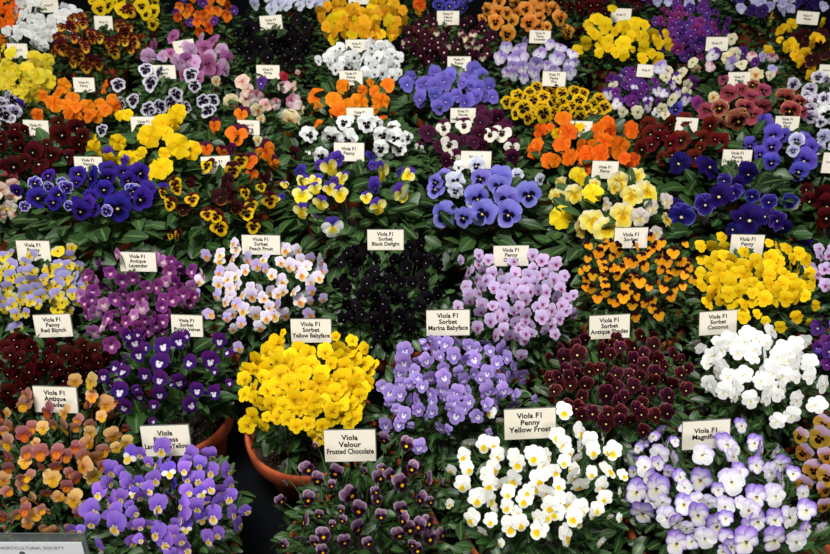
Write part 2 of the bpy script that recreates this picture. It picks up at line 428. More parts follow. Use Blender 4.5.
    'cream_pansy': ('0:d0b070 .5:e4d49c 1:ece2bc', '0:a04010 .2:c87830 .4:e0cc90 1:e8dcb0', '0:f0c020 .10:8a3008 .3:d89038 .5:e4d098 1:ece0b4', 'ruffled', (.02, .15)),
    'pink_cream': ('0:c87878 .5:dca8a0 1:e8c8bc', '0:8a2838 .2:c87880 .5:e0c0b0 1:e8d4c4', '0:f0c020 .12:8a2838 .3:d8a890 1:ecdcc0', 'ruffled', (.04, .18)),
    'rose_white': ('0:8a2848 .5:a84868 1:c88898', '0:e8d8d8 .3:e0c0c4 1:d8b0b8', '0:f0c020 .15:e8dcd8 .6:ecd8d4 1:dcb8bc', 'ruffled', (.04, .2)),
    'red_small': ('0:8a1418 .5:b02830 1:c04048', '0:6a0c10 .4:a82028 1:b83038', '0:f0c020 .15:6a0c10 .4:a82028 1:c03a40', 'viola', (.03, .2)),
    'periwinkle': ('0:5848b4 .4:6e60c6 1:8478d6', '0:3a2a90 .16:5e50bc .5:6c5ec6 1:867ad8', '0:f0d060 .12:e8e4f0 .2:5040a8 .4:6a5cc4 1:8a7eda', 'pansy', (.02, .2)),
    'yellow_edge': ('0:1e0406 .62:2e060a .76:e0ac10 1:f0c41a', '0:1e0406 .55:2e060a .70:e2ae10 1:f0c61a', '0:f0c020 .12:1e0406 .5:2e060a .64:e6b412 1:f2ca1e', 'pansy', (.02, .18)),
    'purple_face': ('0:3c1660 .5:54247e 1:6c3a94', '0:2a1040 .16:f0ecf0 .6:e4dcec 1:a888c8', '0:f0c020 .14:2a1040 .24:f4f0f0 .7:f0ecf0 1:c8b8d8', 'pansy', (.04, .2)),
    'purple_small': ('0:3a1258 .5:541e78 1:6c3490', '0:4a1a6c .4:5a2480 1:74409a', '0:f0d8a0 .16:e0d0e0 .26:5a2480 1:74409a', 'viola', (.08, .35)),
    'magenta': ('0:5c1450 .5:7c2470 1:983e8c', '0:5c1450 .5:7c246e 1:983e88', '0:f0d8a0 .16:e8d0d8 .3:7c246e 1:98408c', 'viola', (.06, .3)),
    'cream_face': ('0:c8bc90 .5:dcd4ac 1:e4dcc0', '0:2a1020 .18:3a1828 .3:e0d8b0 1:e8e0c4', '0:f0c020 .12:2a1020 .3:e4dab0 1:ece4c8', 'pansy', (.03, .15)),
    'rose_red': ('0:6a1820 .4:983836 .8:a84e44 1:c89070', '0:1c0406 .5:200508 .62:8c3030 .9:a04840 1:d0a080', '0:f0c828 .14:f0c828 .18:1c0406 .55:240608 .68:98403c .9:a8543e 1:d8b088', 'ruffled', (.04, .25)),
    'mauve_rose': ('0:78243c .5:94384c 1:aa5468', '0:200410 .34:280614 .5:8a3044 1:a44a60', '0:f0c020 .12:200410 .4:8e3448 1:aa5064', 'ruffled', (.04, .25)),
    'lemon': ('0:e0c018 .4:ecd428 1:f0e050', '0:d8b010 .2:ecd420 1:f0de48', '0:c88808 .12:ecc810 1:f0dc3c', 'ruffled', (.015, .14)),
    'red_yellow': ('0:30060a .5:4c0c12 1:6a1c1c', '0:2a0406 .4:40080c .55:8a2a14 .7:c08820 .85:8a2c14 1:5a1014', '0:f0c020 .10:2a0406 .4:4a0c0c .52:d89c24 .8:e0b030 1:7a2814', 'pansy', (.04, .3)),
    'pink_mauve': ('0:84346c .5:a2508c 1:bc74a8', '0:4a0c34 .24:6c1c50 .4:a0508c 1:be78aa', '0:f0c828 .12:4a0c34 .3:90407c .5:a85894 1:c284b0', 'pansy', (.05, .25)),
    'pink_pale': ('0:b478b0 .5:cc9cc8 1:dcb8d8', '0:6c1c50 .2:c088b8 .5:d0a4cc 1:dcbcd8', '0:f0c828 .12:7c2c60 .24:cc98c4 1:dcbcd8', 'pansy', (.04, .15)),
    'burgundy_mini': ('0:2c0818 .5:3e0c22 1:581c34', '0:2c0818 .5:3c0c20 1:561a32', '0:f0e4c0 .3:ecdcc0 .42:5a2038 1:4a1028', 'viola', (.05, .3)),
    'mini_pale': ('0:4a1028 .5:5c1a34 1:783a50', '0:e8dca0 .3:d8c8a8 1:b898a0', '0:f0c828 .3:ece0b0 1:dcc8b8', 'viola', (.05, .2)),
    'lavender_white': ('0:6c4a9c .5:8c70b8 1:ac98d0', '0:3a1450 .14:e8e4f0 .5:e4dff0 1:c4b6de', '0:f0c828 .12:4a1c60 .2:f0eef4 .6:ece8f2 1:ccc0e0', 'pansy', (.03, .15)),
    'gold_maroon': ('0:d89c0c .5:ecb814 1:f0c428', '0:4a1006 .14:d89c0c .5:ecb812 1:f2c828', '0:4a1006 .2:e8ac0c 1:f2c822', 'viola', (.015, .18)),
    'white_small': ('0:d8dcd8 .4:e8eaea 1:f2f3f2', '0:e8e4c0 .3:eceeea 1:f4f4f2', '0:e8c040 .2:eeeee0 1:f4f5f3', 'ruffled', (.0, .1)),
    'yellow_dark_face': ('0:e0b008 .4:f0c40c 1:f4d01c', '0:1a0604 .4:200804 .52:ecc00a 1:f4d020', '0:f0c020 .1:1a0604 .46:200804 .58:f0c40c 1:f6d41c', 'pansy', (.015, .15)),
    'white_blue': ('0:8c90c8 .5:b8bce0 1:d8dcee', '0:18123c .3:c8ccE4 1:e4e8f2', '0:f0c828 .12:18123c .36:d0d4ea 1:eaecf4', 'pansy', (.02, .12)),
    'orange_black': ('0:d87c20 .5:e69232 1:eca850', '0:240a06 .34:2a0c06 .46:dc7c18 1:eca04a', '0:f0c020 .12:240a06 .44:2a0c06 .54:e28a1e 1:eca850', 'ruffled', (.02, .18)),
    'deep_violet_small': ('0:241258 .5:32206c 1:44347e', '0:1a0c40 .5:2c1a64 1:40307c', '0:f0e8c0 .14:1a0c40 .5:30206a 1:483882', 'pansy', (.04, .3)),
    'lilac_small': ('0:8480b8 .5:a09ccc 1:b8b4dc', '0:b8b4d8 .5:b0acd4 1:c0bce0', '0:f0d860 .2:d0cce0 1:bcb8dc', 'viola', (.03, .2)),
}

# ------------------------------------------------------------------ setting: the staging covered with black cloth
def box_mesh(name, x0, x1, y0, y1, z0, z1, bev=0.0):
    bm = bmesh.new()
    bmesh.ops.create_cube(bm, size=1)
    for v in bm.verts:
        v.co = Vector((x0 + (v.co.x + .5) * (x1 - x0), y0 + (v.co.y + .5) * (y1 - y0), z0 + (v.co.z + .5) * (z1 - z0)))
    if bev:
        bmesh.ops.bevel(bm, geom=bm.edges[:], offset=bev, segments=2, affect='EDGES')
    me = bpy.data.meshes.new(name)
    bm.to_mesh(me)
    bm.free()
    return me


fl = link('floor', box_mesh('floor', -5, 5, -4, 6, -0.62, -0.60), None, [noise_mat('trodden_grass', '2b3a1c', '46552c', 40, 0.9)])
fl['kind'] = 'structure'
rf = link('ceiling', box_mesh('ceiling', -5, 5, -4, 6, 4.2, 4.22), None, [noise_mat('marquee_canvas', 'e8e6e0', 'f0eeea', 6, 0.9)])
rf['kind'] = 'structure'
stg = thing('display_table', (0, 1.9, -0.60), 'long display table under a black cloth beneath all the pots', 'table')
link('tabletop', box_mesh('tabletop', -2.4, 2.4, -1.50, 2.45, 0.58, 0.60, 0.004), stg, [M_CLOTH])
sk = []
n = 160                                               # the cloth's pleated drop along the front
fv, ff = [], []
for i in range(n + 1):
    x = -2.4 + 4.8 * i / n
    for z, a in ((0.585, 0.0), (0.3, 0.012), (0.01, 0.02)):
        fv.append((x, -1.50 - a * (1 + math.sin(i * 1.3)), z))
for i in range(n):
    for k in range(2):
        a = i * 3 + k
        ff.append((a, a + 1, a + 4, a + 3))
link('cloth_drop', mesh_of('cloth_drop', fv, ff), stg, [M_CLOTH])
tr = link('trim_1', box_mesh('trim_1', -0.20, -0.145, 0.618, 0.628, 0.0, 0.002), None, [M_STRIP])
tr['kind'] = 'structure'


# ------------------------------------------------------------------ plant parts
def pot_mesh(r):
    prof = [(.0, .0), (.70 * r, .0), (.72 * r, .004), (.88 * r, .078), (.885 * r, .080), (.97 * r, .081), (.995 * r, .085), (1.0 * r, .106),
            (.985 * r, .111), (.955 * r, .112), (.93 * r, .109), (.90 * r, .085), (.0, .085)]
    n = 48
    v, f = [], []
    for i in range(n):
        a = 2 * math.pi * i / n
        for x, z in prof:
            v.append((x * math.cos(a), x * math.sin(a), z))
    m = len(prof)
    for i in range(n):
        for k in range(m - 1):
            a, b = i * m + k, ((i + 1) % n) * m + k
            f.append((a, b, b + 1, a + 1))
    me = mesh_of('pot', v, f)
    bm = bmesh.new(); bm.from_mesh(me)
    bmesh.ops.remove_doubles(bm, verts=bm.verts, dist=1e-5)
    bmesh.ops.dissolve_degenerate(bm, edges=bm.edges, dist=1e-6)
    bm.to_mesh(me); bm.free()
    me.polygons.foreach_set('use_smooth', [True] * len(me.polygons))
    me.materials.append(M_TERRA)
    return me


def soil_mesh(r, seed):
    rnd = random.Random(seed)
    v, f, mi = [(0, 0, .104)], [], []
    n, nr = 28, 5
    for i in range(1, nr + 1):
        for k in range(n):
            a = 2 * math.pi * k / n
            rr = r * i / nr
            v.append((rr * math.cos(a), rr * math.sin(a), (.088 if i == nr else .101) + rnd.uniform(-.002, .003)))
    for k in range(n):
        f.append((0, 1 + k, 1 + (k + 1) % n)); mi.append(0)
    for i in range(nr - 1):
        for k in range(n):
            a = 1 + i * n + k
            b = 1 + i * n + (k + 1) % n
            f.append((a, a + n, b + n, b)); mi.append(0)
    for _ in range(260):                                  # grit top dressing
        a, rr = rnd.uniform(0, 6.283), r * .96 * math.sqrt(rnd.random())
        c = Vector((rr * math.cos(a), rr * math.sin(a), .1025 if rr < .8 * r else .098))
        s = rnd.uniform(.0014, .0034)
        b = len(v)
        dirs = [(1, 0, 0), (-.5, .87, 0), (-.5, -.87, 0), (0, 0, .8), (0, 0, -.8)]
        q = Matrix.Rotation(rnd.uniform(0, 6), 3, 'Z') @ Matrix.Rotation(rnd.uniform(-.6, .6), 3, 'X')
        for d in dirs:
            v.append(tuple(c + q @ Vector(d) * s * rnd.uniform(.7, 1.3)))
        for i in range(3):
            j = (i + 1) % 3
            f.append((b + i, b + j, b + 3)); f.append((b + j, b + i, b + 4)); mi += [1, 1]
    me = mesh_of('soil', v, f, False, None, mi)
    me.materials.append(M_SOIL); me.materials.append(M_GRIT)
    return me


def add_leaf(v, uv, f, base, d, up, ln, wd, rnd, droop, serr):
    side = d.cross(up).normalized()
    up = side.cross(d).normalized()
    b = len(v)
    n = 5
    u0 = rnd.random()
    for i in range(n + 1):
        t = i / n
        w = wd * (math.sin(math.pi * min(1, (t * .95 + .05) ** 1.12)) ** .62) if 0 < t < 1 else wd * (.08 if t == 0 else .25)
        c = base + d * (ln * t) + up * (-droop * ln * t * t)
        for s in (-1, 0, 1):
            jag = 1 + serr * (1 if i % 2 else -1)
            p = c + side * (s * w * .5 * jag) + up * (abs(s) * w * .14)
            v.append(tuple(p)); uv.append((u0, abs(s)))
    for i in range(n):
        for k in range(2):
            a = b + i * 3 + k
            f.append((a, a + 1, a + 4, a + 3))


def foliage_mesh(kind, seed, spill):
    """A bushy dome of ovate leaves, 0.115 m in radius, standing on z = 0.10."""
    rnd = random.Random(seed)
    v, uv, f = [], [], []
    big = kind == 'l'
    n = 190 if big else 560
    ns = (130 if big else 210) if spill else 0
    for q in range(n + ns):
        az = rnd.uniform(0, 2 * math.pi)
        el = math.asin(rnd.uniform(-.12, 1.0)) if q < n else R(rnd.uniform(-34, 18))
        rr = rnd.uniform(.35, .96) ** .7 if q < n else rnd.uniform(.85, 1.22)
        o = Vector((math.cos(az) * math.cos(el), math.sin(az) * math.cos(el), math.sin(el)))
        base = Vector((o.x * .105 * rr, o.y * .105 * rr, .118 + o.z * .10 * rr))
        d = (Vector((o.x, o.y, o.z * .5)) + Vector((rnd.gauss(0, .5), rnd.gauss(0, .5), rnd.gauss(.15, .4)))).normalized()
        up = (Vector((0, 0, 1.0)) + o * .7 + Vector((rnd.gauss(0, .35), rnd.gauss(0, .35), 0))).normalized()
        if abs(d.dot(up)) > .93:
            up = Vector((d.y, -d.x, .5)).normalized()
        ln = rnd.uniform(.028, .048) if big else rnd.uniform(.014, .029)
        wd = ln * (rnd.uniform(.5, .68) if big else rnd.uniform(.38, .56))
        add_leaf(v, uv, f, base, d, up, ln, wd, rnd, rnd.uniform(.05, .4), .08)
    me = mesh_of('foliage', v, f, True, uv)
    me.materials.append(M_LEAF2 if seed % 2 else M_LEAF)
    return me


FOL = {(k, sp): [foliage_mesh(k, s, sp) for s in ((3, 4, 5, 8) if k == 's' else (13, 14, 17))] for k in 'sl' for sp in (True, False)}


def stems_mesh(pts, zc):
    """A thin arching stalk from the crown of the plant to the back of every flower."""
    v, f = [], []
    for p, n in pts:
        a = Vector((p.x * .35, p.y * .35, .105))
        e = p - n * .004
        c1 = Vector((p.x * .85, p.y * .85, p.z * .75 + .02))
        c2 = e - n * .012 + Vector((0, 0, .004))
        b = len(v)
        k = 6
        for i in range(k + 1):
            t = i / k
            q = a * (1 - t) ** 3 + c1 * 3 * t * (1 - t) ** 2 + c2 * 3 * t * t * (1 - t) + e * t ** 3
            for j in range(3):
                an = j * 2.094
                v.append((q.x + .0009 * math.cos(an), q.y + .0009 * math.sin(an), q.z))
        for i in range(k):
            for j in range(3):
                a0 = b + i * 3 + j
                a1 = b + i * 3 + (j + 1) % 3
                f.append((a0, a1, a1 + 3, a0 + 3))
    me = mesh_of('stems', v, f)
    me.materials.append(M_STEM)
    return me


_pots = {}
CENTRE = {}


def lift(px, py, c, rr, rz, rnd):
    """The point where the line of sight through a pixel meets the plant's flower dome (or passes nearest to it), and the dome's normal."""
    d = ray(px, py)
    S = Vector((1 / rr, 1 / rr, 1 / rz))
    o2 = (CAM - c) * S
    d2 = d * S
    A, Bq, Cq = d2.dot(d2), o2.dot(d2), o2.dot(o2) - 1
    disc = Bq * Bq - A * Cq
    t = (-Bq - math.sqrt(disc)) / A if disc > 0 else -Bq / A
    p = CAM + d * t
    if p.z < .085:
        t = (.085 + rnd.uniform(0, .02) - CAMH) / d.z
        p = CAM + d * t
    n = ((p - c) * S * S).normalized()
    return p, n, t


def plant(key, label, mix, size, fill, regions=None, explicit=(), leaf='s', yaw=0.0, facing=1.0, fscale=1.0, gap=.62, spill=True):
    cx, cy, rx, ry = PL[key]
    rnd = random.Random(key)
    c, t = at(cx, cy, .185)
    X, Y = c.x, c.y
    pr = POTR[key]
    root = thing('potted_viola', (X, Y, 0), label, 'potted plant', 'potted violas on the display table')
    rk = round(pr, 3)
    if rk not in _pots:
        _pots[rk] = pot_mesh(rk)
    link('pot', _pots[rk], root)
    link('soil', soil_mesh(pr * .885, rnd.randint(0, 9999)), root)
    rr = min(max(rx * t / FPX, .085), .16)
    rz = .115
    cc = Vector((X, Y, .135))
    fo = link('foliage', rnd.choice(FOL[(leaf, spill)]), root)
    fs = min(rr, .15) / .115 * .97 * fscale * (1.08 if key[0] in 'DEFGH' else 1.0)
    fo.scale = (fs, fs, 1.06)
    fo.rotation_euler = (0, 0, rnd.uniform(0, 6.28))
    pts = []                                              # px, py, diameter in px, variety
    names, wts = zip(*mix)
    for tx, ty, lst in explicit:
        for e in lst:
            pts.append((tx + e[0] / 6.014, ty + e[1] / 6.014, e[2] / 6.014, e[3] if len(e) > 3 else rnd.choices(names, wts)[0]))
    regs = regions or [(cx, cy, rx, ry, 1)]
    wr = [g[4] for g in regs]
    tries = got = 0
    while got < fill and tries < fill * 60:
        tries += 1
        g = rnd.choices(regs, wr)[0]
        a, q = rnd.uniform(0, 6.283), math.sqrt(rnd.random())
        x, y = g[0] + g[2] * q * math.cos(a), g[1] + g[3] * q * math.sin(a)
        s = size * rnd.uniform(.84, 1.14)
        if any(abs(x - b[0]) < b[2] / 2 + s * .3 and abs(y - b[1]) < b[3] / 2 + s * .42 for b in CARDS):
            continue
        if any(math.hypot(x - p[0], (y - p[1]) * 1.15) < gap * (s + p[2]) * .5 for p in pts):
            continue
        pts.append((x, y, s, rnd.choices(names, wts)[0]))
        got += 1
    ends = []
    pts = pts[:100]
    for x, y, s, var in pts:
        if x < -45 or x > 875 or y < -35 or y > 590:
            continue
        p, n, tt = lift(x, y, cc, rr, rz, rnd)
        view = -ray(x, y).normalized()
        p = p + view * rnd.uniform(0.0, .014)
        dia = s * tt / FPX * (1.10 if leaf == 'l' else 1.07)
        wv = .34 if leaf == 'l' else .12
        f = Vector((0, -.66, .10)) * facing + n * .36 + view * wv + Vector((rnd.gauss(0, .38), rnd.gauss(0, .14), rnd.gauss(0, .32)))
        if rnd.random() < .12:
            f += Vector((rnd.choice((-1, 1)) * 1.1, .25, rnd.uniform(-.2, .5)))
        f.normalize()
        me = rnd.choice(flower_meshes(var))
        o = link('flower', me, root)
        q = f.to_track_quat('Z', 'Y')
        upv = q @ Vector((0, 1, 0))
        o.rotation_mode = 'QUATERNION'
        from mathutils import Quaternion
        # turn the face upright: its up axis lies in the plane of the facing direction and the vertical
        zax = f
        xax = Vector((0, 0, 1)).cross(zax).normalized()
        yax = zax.cross(xax)
        mrot = Matrix((xax, yax, zax)).transposed()
        o.rotation_quaternion = (mrot @ Matrix.Rotation(rnd.gauss(0, .26), 3, 'Z')).to_quaternion()
        o.location = p - Vector((X, Y, 0))
        o.scale = (dia, dia, dia)
        ends.append((o.location.copy(), f))
    if ends:
        link('stems', stems_mesh(ends, .1), root)
    CENTRE[key] = (X, Y)
    return root


PL = dict(
    A1=(52, 460, 75, 75), A2=(160, 503, 88, 52), A3=(362, 508, 85, 48), A4=(536, 490, 92, 62), A5=(718, 497, 95, 70), A6=(858, 468, 50, 50),
    B1=(40, 358, 60, 25), B2=(165, 380, 70, 48), B3=(307, 393, 70, 48), B4=(448, 400, 70, 62), B5=(617, 388, 80, 50), B6=(760, 378, 75, 52), B7=(868, 345, 45, 45),
    C1=(36, 293, 52, 45), C2=(139, 301, 62, 52), C3=(262, 290, 68, 50), C4=(385, 292, 65, 52), C5=(515, 303, 65, 55), C6=(637, 280, 65, 45), C7=(757, 285, 65, 48), C8=(862, 275, 50, 35),
    D0=(-28, 198, 45, 25), D1=(95, 198, 75, 28), D2=(218, 198, 58, 42), D3=(350, 193, 68, 32), D4=(488, 200, 62, 32), D5=(610, 207, 62, 32), D6=(735, 195, 75, 38), D7=(846, 208, 45, 30),
    E1=(45, 148, 55, 32), E2=(150, 145, 58, 35), E3=(245, 145, 40, 30), E4=(358, 140, 54, 30), E5=(470, 142, 52, 32), E6=(582, 142, 58, 28), E7=(680, 145, 45, 30), E8=(770, 150, 50, 34), E9=(858, 145, 40, 25),
    F0=(-8, 110, 40, 22), F1=(80, 104, 52, 25), F2=(168, 97, 52, 28), F3=(265, 97, 42, 28), F4=(356, 100, 45, 22), F5=(448, 88, 50, 20), F6=(553, 104, 52, 20), F7=(650, 95, 46, 28), F8=(743, 107, 52, 28), F9=(826, 103, 40, 32),
    G1=(13, 75, 40, 32), G2=(92, 42, 42, 28), G3=(186, 58, 44, 24), G4=(272, 45, 42, 28), G5=(360, 62, 44, 20), G6=(450, 42, 48, 26), G7=(540, 62, 40, 24), G8=(622, 42, 50, 28), G9=(690, 35, 44, 28), G10=(745, 66, 42, 18), G11=(806, 45, 40, 30),
    H0=(-2, 12, 32, 20), H1=(52, 22, 46, 24), H2=(128, 8, 38, 16), H3=(202, 16, 38, 20), H4=(288, 1, 40, 10), H5=(362, 20, 42, 22), H6=(430, 2, 30, 12), H7=(524, 18, 44, 24), H8=(600, 2, 40, 12), H9=(690, 0, 40, 14), H10=(768, 2, 40, 12),
)
_c = {k: at(g[0], g[1], .185)[0].xy for k, g in PL.items()}
POTR = {}
for k in PL:
    dmin = min((_c[k] - _c[j]).length for j in PL if j != k)
    POTR[k] = min(.109, dmin / 2 - .003)

# pixel box of every plant label: x, y, width, height, lines, description, tilt
VF = 'Viola F1'
CARDS = [
    (55.5, 400, 43, 25, [VF, 'Antique', 'Shades'], 'label card leaning left among the dusty rose and bronze violas', -2),
    (166, 441, 48, 29, ['Viola', 'Princess', 'Lavender &Yellow'], 'label card behind the violet violas with yellow faces at front left', 2),
    (350, 446, 51, 30, ['Viola', 'Velour', 'Frosted Chocolate'], 'label card behind the dark chocolate violas at the front', 1),
    (530, 424, 51, 29, [VF, 'Penny', 'Yellow Frost'], 'tilted label card behind the white and yellow violas at front centre', 3),
    (706, 435, 47, 27, [VF, 'Magnifico'], 'tilted label card with two lines behind the lavender edged white violas', 4),
    (53, 326, 37, 22, [VF, 'Penny', 'Red Blotch'], 'label card behind the dark blood red violas on the left', 2),
    (187, 326, 31, 21, [VF, 'Sorbet', 'Purple Velvet'], 'label card behind the dark purple violas with white faces', -2),
    (311, 331, 40, 23, [VF, 'Sorbet', 'Yellow Babyface'], 'label card standing behind the dome of bright yellow violas', 0),
    (448, 323, 43, 25, [VF, 'Sorbet', 'Marina Babyface'], 'label card behind the lavender violas right of the yellow dome', 1),
    (609.5, 327, 40, 23, [VF, 'Sorbet', 'Antique Shades'], 'label card behind the dark maroon violas with rosy edges', 3),
    (718, 323, 37, 23, [VF, 'Sorbet', 'Coconut'], 'label card behind the pure white violas near the right edge', 4),
    (33.5, 251, 33, 20, [VF, 'Penny', 'Yellow'], 'label card behind the lavender and yellow violas at the left edge', -1),
    (138, 262, 36, 19, [VF, 'Antique', 'Lavender'], 'label card behind the magenta purple violas', -1),
    (261, 245, 38, 19, [VF, 'Sorbet', 'Peach Frost'], 'label card behind the pale lilac and peach violas', -1),
    (385.5, 240, 36, 20, [VF, 'Sorbet', 'Black Delight'], 'label card above the nearly black violas in the middle', 0),
    (511, 256, 35, 20, [VF, 'Penny', 'Orchid'], 'label card behind the pale mauve violas with wine centres', 1),
    (631, 238, 33, 20, [VF, 'Sorbet'], 'label card behind the tiny orange and maroon violas', 1),
    (747, 245, 33, 20, [VF, 'Penny', 'Yellow'], 'label card behind the bright yellow violas at right', -1),
    (88.5, 165, 28, 16, [VF, 'Penny', 'Blue Blotch'], 'label card behind the deep violet pansies on the left', -1),
    (216, 165, 29, 17, [VF, 'Penny'], 'label card half covered by yellow edged maroon pansies', 3),
    (349, 152, 30, 18, [VF, 'Penny'], 'label card between black-blotched white pansies and yellow and violet violas', -1),
    (476, 160, 30, 17, [VF, 'Penny'], 'label card half covered by a bluish white pansy behind the periwinkle ones', -1),
    (605, 170, 26, 17, [VF, 'Penny'], 'label card behind the large pale yellow pansies', -2),
    (737, 158, 29, 16, [VF, 'Panola', 'Deep Blue Blotch'], 'label card behind the inky violet pansies at right', -1),
    (829, 163, 13, 20, [VF], 'label card cut by the right edge behind the dark red pansies', -2),
    (36, 128, 25, 15, [VF, 'Penny'], 'label card behind the dark red pansies on the left', -2),
    (144, 124.5, 26, 15, [VF, 'Penny'], 'label card behind the ruffled golden yellow pansies', 0),
    (248.5, 127.5, 22, 14, [VF, 'Penny'], 'label card behind the orange pansies with purple upper petals', -2),
    (360, 115, 27, 14, [VF, 'Penny'], 'label card between plain orange pansies and black-blotched white ones', 0),
    (463, 115.5, 25, 14, [VF, 'Panola', 'Burgundy'], 'label card behind the burgundy and white pansies', 0),
    (581, 129, 22, 15, [VF, 'Penny'], 'label card behind the bright reddish orange pansies', -1),
    (686.5, 125, 22, 14, [VF, 'Penny'], 'label card behind the brick red pansies', -3),
    (787, 123.5, 24, 14, [VF, 'Penny', 'Blue'], 'label card behind the violet blue pansies', -1),
    (84, 85, 21, 14, [VF, 'Penny'], 'label card behind the ruffled orange violas on the left', -1),
    (164, 72, 23, 13, [VF, 'Penny'], 'label card behind the black violas with white edges', 0),
    (268, 72, 23, 13, [VF, 'Penny'], 'label card behind the cream and pink pansies', -1),
    (351, 78, 23, 14, [VF, 'Penny', 'Orange'], 'label card below the massed white violas with black faces', 0),
    (459, 64, 23, 14, [VF, 'Penny', 'Blue'], 'label card behind the periwinkle violas at upper centre', 0),
    (554, 79, 23, 14, [VF, 'Penny', 'Fire'], 'label card below the lavender and white violas', -2),
    (646, 71, 18, 12, [VF], 'label card half hidden behind the small purple violas with white faces', -4),
    (739, 79.5, 22, 14, [VF, 'Penny'], 'label card behind the rusty rose pansies', 1),
    (826, 71, 14, 12, [VF], 'label card cut by the right edge behind white pansies with purple rims', -2),
    (17.5, 51, 20, 14, [VF], 'label card behind the lemon yellow violas at the left edge', -1),
    (103.5, 23, 18, 13, [VF], 'label card behind the maroon and yellow bicolour violas', -1),
    (184, 47, 21, 13, [VF], 'label card tilted behind the pinkish mauve pansies', 8),
    (271, 22.5, 22, 13, [VF, 'Penny'], 'label card behind the nearly black violas at the top', 4),
    (357, 46, 23, 12, [VF, 'Penny'], 'label card between massed golden and massed white violas', 0),
    (448, 18, 22, 13, [VF, 'Velour', 'Penny'], 'label card behind the tiny burgundy violas', 0),
    (540, 37, 21, 12, [VF, 'Penny', 'Lavender'], 'label card below the orange pansies with dark faces', -2),
    (621, 15.5, 20, 13, [VF], 'label card behind the golden yellow dome at upper right', -2),
    (717, 44, 22, 13, [VF], 'label card below the small purple violas at upper right', 0),
    (807.5, 18, 22, 12, [VF, 'Penny'], 'label card behind the golden yellow and maroon violas', -4),
    (49, 6, 19, 12, [VF], 'label card behind the small white violas at top left', 4),
    (359, 0, 21, 8, [VF], 'label card cut by the top edge behind massed golden violas', 0),
]

# ------------------------------------------------------------------ front row
plant('A1', 'pot of dusty rose and bronze violas behind the white sign at lower left', [('bronze', 6), ('bronze_cream', 3)], 14, 24, None, [
    (0, 370, [(145,210,90),(285,250,110),(385,260,100),(385,350,110),(320,330,70),(450,70,90,'bronze_cream'),(545,70,100,'bronze_cream'),(550,160,80),(635,210,110,'bronze_cream'),(540,330,70),(540,380,80,'bronze_cream'),(140,390,110),(40,440,110),(190,350,80),(240,500,110),(160,500,80),(45,340,80),(680,400,110,'bronze_cream'),(760,440,90,'bronze_cream'),(755,350,60),(610,280,70),(460,470,90),(530,440,90),(620,490,90),(500,520,90),(735,240,60),(700,200,60),(340,540,70),(400,520,80),(50,530,90),(580,430,70),(700,470,70),(210,440,60),(40,260,60),(20,370,60)]),
    (0, 462, [(20,110,100,'bronze_cream'),(140,140,80),(315,100,110,'bronze_cream'),(280,190,80,'bronze'),(440,230,130,'bronze_cream'),(400,150,80),(500,30,120),(565,90,110),(460,100,80),(150,290,80),(100,320,70),(20,330,90),(45,180,70),(130,100,60),(260,400,50),(250,290,60),(290,300,40),(340,30,80),(50,40,80),(420,70,70),(35,270,70),(150,235,50)])])
plant('A2', 'pot of violet violas with small yellow faces at the front left', [('princess', 9), ('princess_star', 1)], 14, 22, [(165, 510, 78, 48, 1)], [
    (138, 462, [(185,60,100,'princess_star'),(10,130,80,'princess_star'),(100,110,90),(210,140,80,'violet_small'),(200,200,90),(120,270,110),(110,320,70),(260,260,90),(260,340,110),(355,280,90),(360,110,90),(300,180,80),(380,190,80),(440,60,90),(545,60,100),(555,140,80),(490,180,90),(490,255,100),(450,330,110),(610,380,90),(650,300,80),(420,470,100),(225,380,70),(110,430,110),(50,490,90),(160,490,110),(165,530,100),(10,390,70),(60,10,70),(300,5,70),(370,20,80),(170,10,60),(10,470,60)]),
    (0, 462, [(665,60,100),(660,130,80),(590,190,100),(660,250,110),(555,300,120),(550,370,90),(690,390,140),(430,410,60),(480,415,60),(600,520,100),(800,190,70,'princess_star'),(800,390,70),(740,110,80),(810,310,70),(800,490,90),(730,60,60),(780,270,60)]),
    (0, 370, [(780,520,110,'princess_star')]), (138, 370, [(140,480,110),(310,520,90),(440,520,90),(10,510,80),(180,545,60)])], facing=1.0, spill=False)
plant('A3', 'pot of dark chocolate violas with mauve upper petals and yellow eyes at the front', [('chocolate', 1)], 14, 6, [(360, 535, 70, 20, 1)], [
    (276, 462, [(190,45,90),(250,110,90),(360,65,100),(335,140,60),(30,235,70),(195,225,90),(450,200,120),(500,290,100),(170,360,100),(285,445,100),(260,320,60),(495,400,110),(555,490,70),(610,230,70),(600,180,60),(625,95,90),(530,60,70),(755,130,110),(755,285,90),(740,440,90),(805,405,90),(690,80,80),(45,500,60),(280,540,80),(55,25,50),(50,135,50),(340,380,50),(400,350,60),(820,40,80),(640,40,60),(390,290,50),(820,500,60)]),
    (414, 462, [(80,110,100),(40,225,90),(100,240,60),(85,370,100),(95,460,100),(170,440,90),(20,530,80),(190,130,60),(0,30,70)]),
    (276, 370, [(650,420,80),(785,450,90),(265,410,40),(235,455,40)])], fscale=.95)
